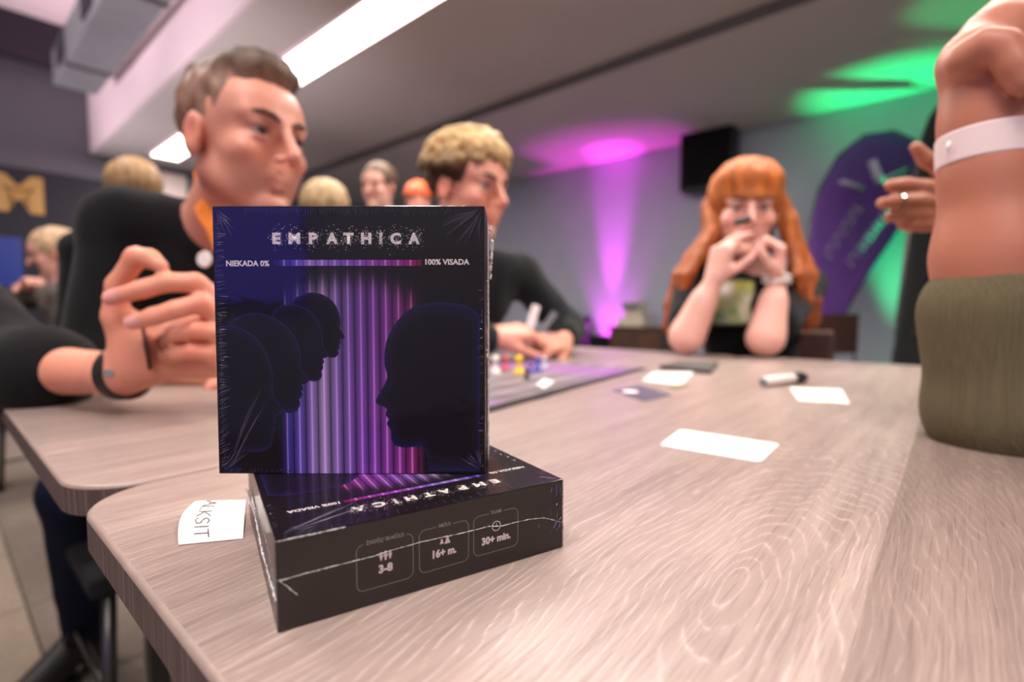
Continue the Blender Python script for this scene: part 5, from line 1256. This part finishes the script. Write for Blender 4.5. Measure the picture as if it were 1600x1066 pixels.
# ================================================================== FURNITURE AND FAR THINGS
M_brownseat = mat('brown_leatherette', (70, 44, 34), 0.5, bump=0.3, bscale=120, var=0.1)
M_darkseat = mat('black_chair_fabric', (24, 24, 26), 0.9, bump=0.4, bscale=400)
def chair(c, F, label, m, back=0.42, backh=0.36):
    F = vv((F[0], F[1], 0)).normalized(); rz = math.atan2(F.y, F.x)
    o = empty('chair', (c[0], c[1], 0), rz); tag(o, label, 'chair')
    box('seat', (-0.20, -0.20, 0.355), (0.20, 0.20, 0.395), m, o, 0.012)
    box('backrest', (-0.235, -0.19, 0.395+backh*0.3), (-0.205, 0.19, 0.395+backh), m, o, 0.01)
    for x in (-0.18, 0.18):
        for y in (-0.17, 0.17):
            g = tube('leg', [(x*1.08, y*1.08, 0.012), (x, y, 0.36)], [0.011, 0.012], M_metal, o, n=10)
            tube('foot_glide', [(x*1.08, y*1.08, 0.0), (x*1.08, y*1.08, 0.02)], 0.015, M_black, g, n=10)
    for y in (-0.17, 0.17): tube('back_post', [(-0.18, y, 0.33), (-0.215, y, 0.42), (-0.222, y, 0.38+backh)], 0.011, M_metal, o, n=8)
    for y in (-0.17, 0.17): tube('stretcher', [(-0.19, y, 0.14), (0.19, y, 0.14)], 0.008, M_metal, o, n=8)
    return o
chair(pv1, UA, 'black chair under the man with the orange ribbon', M_darkseat)
chair(pv2, UA, 'black chair under the man with curly hair', M_darkseat)
chair(pv3, -VB, 'brown chair under the woman with long red hair', M_brownseat, backh=0.40)
chair(pv4, (1, 0, 0), 'black chair under the person with the raised card hand', M_darkseat)
chair(pv5, -UA, 'black chair under the person in the olive sweater', M_darkseat)
chair((2.55, 3.7), (0.2, -1), 'empty brown chair standing before the black feather flag', M_brownseat, backh=0.44)
chair((2.02, 3.75), (-0.6, -0.8), 'empty brown chair standing below the purple feather flag', M_brownseat, backh=0.42)
for nm, q_, f_, lb_ in (('a', (-1.72, 2.28), (0.6, 0.6), 'black chair of the seated person with taupe hoodie'), ('b', (-1.26, 1.66), (0.6, 0.7), 'black chair of the seated person behind the man with the orange ribbon')):
    pass
for nm, ob in [(o.get('label', ''), o) for o in list(COL.objects) if o.get('category') == 'person' and 'seated person' in o.get('label', '')]:
    chair((ob.location.x, ob.location.y), {'s': (0.3, 0.9)}.get('s'), 'black chair under the '+nm.split(',')[0].replace('just behind the man with orange ribbon', 'by the ribbon man'), M_darkseat)

# uplight fixtures
def uplight(a, b, m, label):
    o = empty('uplight', AB(a, b, 0), ROOMROT); tag(o, label, 'lamp')
    lathe('lamp_can', [(0.05, 0.02), (0.075, 0.03), (0.08, 0.05), (0.08, 0.12), (0.074, 0.125), (0.07, 0.12), (0.065, 0.10)], M_black, o, 24)
    lathe('lens', [(0.001, 0.105), (0.066, 0.105), (0.066, 0.108), (0.001, 0.109)], m, o, 24)
    box('floor_bracket', (-0.09, -0.03, 0), (0.09, 0.03, 0.022), M_black, o, 0.003)
M_ml = mat('magenta_lens', (255, 60, 240), 0.4, emit=(255, 60, 240), estr=6); M_gl = mat('green_lens', (40, 255, 120), 0.4, emit=(40, 255, 120), estr=6); M_pl = mat('pink_lens', (255, 200, 220), 0.4, emit=(255, 200, 220), estr=5)
uplight(-3.1, WB-0.17, M_ml, 'floor uplight throwing a magenta beam up the far wall')
uplight(-0.35, WB-0.17, M_gl, 'floor uplight throwing green light up the far wall')
uplight(0.55, 4.85, M_gl, 'second green floor uplight, standing farther from the far wall')
for _a, _t in ((-4.0, 'nearer'), (-6.2, 'farther')):
  o = empty('added_floodlight', AB(_a, -1.68, 0), ROOMROT); tag(o, _t+' of the added pale pink floodlights on low stands brightening the soffit', 'lamp')  # made-up lamp bodies and stands for the pink soffit fill
  box('lamp_body', (-0.12, -0.05, 0.32), (0.12, 0.05, 0.46), M_black, o, 0.01); tube('stand', [(0, 0, 0.02), (0, 0, 0.33)], 0.012, M_metal, o); box('foot', (-0.15, -0.15, 0), (0.15, 0.15, 0.02), M_black, o, 0.004)
# black speaker on the far wall
o = empty('wall_speaker', AB(-1.93, WB-0.12, 2.42), ROOMROT+0.05); tag(o, 'black box speaker mounted high on the far wall above the red-haired woman', 'speaker')
box('cabinet', (-0.26, -0.13, -0.34), (0.26, 0.08, 0.30), M_black, o, 0.012)
box('grille', (-0.235, -0.142, -0.31), (0.235, -0.131, 0.27), M_blackcloth, o, 0.004)
box('wall_bracket', (-0.05, 0.08, -0.08), (0.05, 0.118, 0.08), M_metal, o, 0.004)

def feather_flag(outline, d, face_n, m, label, base_px, thick=0.006):
    """fabric on a bent pole; outline in photo pixels at depth d, listed from the foot up the pole side, over the top, and down"""
    pts = [P(x, y, d) for x, y in outline]; foot = P(base_px[0], 600, d); foot.z = 0.0
    o = empty('feather_flag', foot); tag(o, label, 'flag')
    n = (P(800, 533, 1)-P(800, 533, 0)); n = Vector((0, -1, 0))
    c = sum(pts, Vector())/len(pts); V = []; K = len(pts); rings = 7
    for s_ in (1, -1):
        for r in range(rings):
            f = 1-r/rings
            for i, p in enumerate(pts):
                q_ = c+(p-c)*f; V.append(q_-foot+n*(s_*thick/2+0.03*math.sin(q_.x*7)*math.sin(q_.z*3)*(1-f*f)))
        V.append(c-foot+n*s_*thick/2)
    F = []; st = rings*K+1
    for s_, b in ((1, 0), (-1, st)):
        for r in range(rings-1): F += [(b+r*K+i, b+r*K+(i+1) % K, b+(r+1)*K+(i+1) % K, b+(r+1)*K+i) for i in range(K)]
        F += [(b+(rings-1)*K+i, b+(rings-1)*K+(i+1) % K, b+rings*K) for i in range(K)]
    F += [(i, st+i, st+(i+1) % K, (i+1) % K) for i in range(K)]
    bm = bmesh.new(); vs_ = [bm.verts.new(v) for v in V]
    for f in F: bm.faces.new([vs_[i] for i in f])
    bm_obj('flag_cloth', bm, m, o, smooth=True)
    return o, foot
def smooth_path(pts, n=6):
    out = []; m_ = len(pts)
    for i in range(m_):
        p0, p1, p2, p3 = [Vector(pts[(i+k) % m_]) for k in (-1, 0, 1, 2)]
        for j in range(n):
            t = j/n; out.append(tuple(0.5*((2*p1)+(p2-p0)*t+(2*p0-5*p1+4*p2-p3)*t*t+(3*p1-p0-3*p2+p3)*t**3)))
    return out
M_purple = mat('purple_flag_cloth', (98, 58, 138), 0.8, bump=0.2, bscale=40, var=0.06)
M_print_pale = mat('pale_flag_print', (190, 186, 206), 0.8, bump=0.02)
ol = smooth_path([(1291, 560), (1278, 490), (1266, 430), (1266, 360), (1284, 295), (1312, 245), (1350, 214), (1395, 206), (1430, 222), (1446, 262), (1428, 318), (1394, 374), (1356, 430), (1322, 490)])
DF = 4.1
fl, ft = feather_flag(ol, DF, None, M_purple, 'purple feather flag with pale logo and slanting lettering by the far wall', (1290, 560))
pole = [P(x, y, DF+0.02)-ft for x, y in ((1291, 560), (1277, 490), (1264, 430), (1264, 360), (1282, 294), (1311, 243), (1350, 212), (1396, 204), (1432, 220))]
tube('pole', [Vector((0, 0.02, 0.02))]+pole, [0.014]*8+[0.008, 0.005], M_metal, fl, n=8)
lathe('ground_base', [(0.18, 0.0), (0.18, 0.02), (0.03, 0.035), (0.02, 0.10)], M_black, fl, 24)
def flag_mark(pts, wd, name='flag_print', dd=-0.02):
    V, F = [], []; q_ = [P(x, y, DF+dd)-ft-Vector((0, 0.02, 0)) for x, y in pts]
    tube(name, q_, wd, M_print_pale, fl, n=8, flat=0.15)
flag_mark([(1310, 284), (1326, 290), (1342, 296)], [0.045, 0.055, 0.045])
flag_mark([(1359, 252), (1366, 272), (1374, 288)], [0.05, 0.055, 0.055]); flag_mark([(1374, 288), (1392, 274), (1412, 266)], [0.05, 0.05, 0.045])
rnd = random.Random(21)
for (xa, ya), (xb, yb_), n in (((1288, 404), (1340, 322), 9), ((1322, 416), (1388, 326), 11)):
    for i in range(n):
        t = (i+.5)/n; cx, cy = xa+(xb-xa)*t, ya+(yb_-ya)*t; ux, uy = (xb-xa)/n*.36, (yb_-ya)/n*.36; vx, vy = -uy*1.5, ux*1.5
        flag_mark([(cx-vx*1.2, cy-vy*1.2), (cx+vx*1.2, cy+vy*1.2)], 0.010, 'flag_lettering')
        flag_mark([(cx-ux-vx*(.9 if i % 2 else -.9), cy-uy-vy*(.9 if i % 2 else -.9)), (cx+ux-vx*(.9 if i % 2 else -.9), cy+uy-vy*(.9 if i % 2 else -.9))], 0.008, 'flag_lettering')
M_bflag = mat('black_flag_cloth', (20, 24, 24), 0.85, bump=0.2, bscale=40, var=0.1)
ol = smooth_path([(1398, 600), (1404, 500), (1416, 410), (1428, 320), (1436, 240), (1456, 185), (1490, 142), (1545, 118), (1600, 140), (1626, 220), (1620, 330), (1600, 450), (1560, 560), (1500, 604)])
DF2 = 3.3
bf, ft2 = feather_flag(ol, DF2, None, M_bflag, 'large black feather flag behind the right forearm', (1398, 600))
tube('pole', [Vector((0, 0.02, 0.02))]+[P(x, y, DF2+0.02)-ft2 for x, y in ((1398, 600), (1403, 500), (1414, 410), (1426, 320), (1434, 238), (1454, 183), (1489, 139), (1545, 115))], 0.013, M_metal, bf, n=8)
lathe('ground_base', [(0.18, 0.0), (0.18, 0.02), (0.03, 0.035), (0.02, 0.10)], M_black, bf, 24)
V, F = [], []; o = tube('flag_print', [P(1432, 520, DF2-0.03)-ft2, P(1470, 528, DF2-0.03)-ft2], [0.06, 0.09], mat('brown_flag_print', (86, 56, 46), 0.8, bump=0.05), bf, n=10, flat=0.1)
# green bag by the purple flag
gbm = Blob(0.012, 0.04); gc = AB(-1.02, 4.55, 0.0)
gbm.cap(gc+Vector((0, 0, 0.16)), gc+Vector((0, 0, 0.55)), 0.13, 0.10).cap(gc+Vector((-.06, 0, 0.14)), gc+Vector((.06, 0, 0.14)), 0.13)
root = empty('green_bag', gc); tag(root, 'tall dark green bag standing behind the woman, left of the purple flag', 'bag')
body_obj('bag_body', gbm, root, mat('green_bag_cloth', (26, 110, 60), 0.8, bump=0.3, bscale=80), disp=cloth_folds(0.01, 6, 3), clip=[((0, 0, 0.003), (0, 0, -1))])
tube('bag_handle', [Vector((-.05, 0, .62)), Vector((-.04, 0, .72)), Vector((.04, 0, .72)), Vector((.05, 0, .62))], 0.01, M_black, root)
# equipment by the magenta beam
o = empty('equipment_case', AB(-3.42, 5.12, 0), ROOMROT); tag(o, 'black equipment rack with a grey band left of the magenta beam', 'case')
box('cabinet', (-0.13, -0.12, 0.02), (0.13, 0.12, 0.62), M_black, o, 0.01); box('grey_panel', (-0.115, -0.128, 0.60), (0.115, 0.11, 0.70), M_duct, o, 0.004)
box('lid', (-0.14, -0.13, 0.70), (0.14, 0.12, 0.80), M_black, o, 0.008)
for x in (-0.1, 0.1): box('foot', (x-0.02, -0.1, 0), (x+0.02, 0.1, 0.02), M_black, o)
o = empty('side_cabinet', AB(-2.54, 5.08, 0), ROOMROT); tag(o, 'low brown cabinet by the far wall behind the red-haired woman', 'cabinet')
box('cabinet_body', (-0.30, -0.18, 0.03), (0.30, 0.18, 0.66), M_brown, o, 0.006); box('cabinet_top', (-0.32, -0.2, 0.66), (0.32, 0.2, 0.69), M_brown, o, 0.004)
for x in (-0.15, 0.15):
    g = box('door', (x-0.14, -0.195, 0.06), (x+0.14, -0.181, 0.64), M_brown, o, 0.004); box('handle', (x-0.01, -0.21, 0.3), (x+0.01, -0.196, 0.4), M_chrome, g, 0.002)
box('plinth', (-0.28, -0.16, 0), (0.28, 0.16, 0.03), M_black, o)
M_cream = mat('cream_plastic', (206, 196, 176), 0.5, bump=0.05)
o = empty('coffee_machine', AB(-2.62, 5.05, 0.69), ROOMROT); tag(o, 'cream appliance standing on the low brown cabinet', 'appliance')
box('appliance_base', (-0.16, -0.12, 0), (0.16, 0.12, 0.10), M_cream, o, 0.01); box('appliance_tower', (-0.10, -0.06, 0.10), (0.10, 0.12, 0.27), M_cream, o, 0.015); box('appliance_head', (-0.09, -0.12, 0.19), (0.09, -0.05, 0.26), M_duct, o, 0.01)
o = empty('camera_bag', AB(-2.99, 4.96, 0), ROOMROT); tag(o, 'black bag on a dark box between the magenta beam and the brown cabinet', 'bag')
box('bag_body', (-0.09, -0.1, 0.0), (0.09, 0.1, 0.58), M_black, o, 0.03); box('bag_flap', (-0.095, -0.108, 0.38), (0.095, 0.0, 0.59), M_blackcloth, o, 0.02)
# left end wall: dark banner with the gold letter, blue screen, white board
M_banner = mat('navy_banner_vinyl', (28, 27, 42), 0.7, var=0.2, vscale=2, bump=0.02)
o = empty('wall_banner', AB(A0+0.02, 0.9, 0), ROOMROT); tag(o, 'dark navy wall banner with a gold capital M at the far left', 'banner')
box('banner_sheet', (0.0, -3.4, 0.35), (0.02, 1.75, 2.40), M_banner, o, 0.002)
M_gold = mat('gold_print', (186, 142, 84), 0.5, 0.3, bump=0.02)
text_obj('gold_letter', 'M', M_gold, o, Matrix(((0, 0, 1, 0.024), (1, 0, 0, -0.20), (0, 1, 0, 2.13), (0, 0, 0, 1))), 0.36, 0.40, bold=0.06)
o = empty('wall_screen', AB(A0+0.06, 0.45, 0), ROOMROT); tag(o, 'blue-glowing screen low on the navy banner at the left edge', 'screen')
box('screen_frame', (-0.015, -0.62, 1.10), (0.03, 0.27, 1.66), M_black, o, 0.01)
box('screen_panel', (0.03, -0.60, 1.12), (0.034, 0.25, 1.64), mat('blue_screen', (22, 44, 120), 0.3, emit=(24, 60, 190), estr=0.12), o)
o = empty('notice_board', AB(A0+0.02, 2.15, 2.28), ROOMROT); tag(o, 'small white notice board on the end wall below the short linear lamp', 'board')
box('board_frame', (-0.02, -0.17, 0), (0.02, 0.17, 0.36), M_duct, o, 0.004); box('board_face', (0.02, -0.15, 0.02), (0.024, 0.15, 0.34), M_band, o)

# violet glow panel added behind the viewer, unseen, to put a sheen on the film
o = empty('added_glow_panel', AB(0.45, B0+0.05, 1.5), ROOMROT); tag(o, 'large violet glow panel added on the wall behind the viewer for the film sheen', 'glow panel')
box('glow_panel_frame', (-0.72, -0.03, -0.48), (0.72, 0.02, 0.48), M_black, o, 0.01)
box('glow_panel_face', (-0.68, 0.02, -0.44), (0.68, 0.024, 0.44), mat('violet_glow', (60, 50, 150), 0.3, emit=(84, 72, 205), estr=5.0), o)
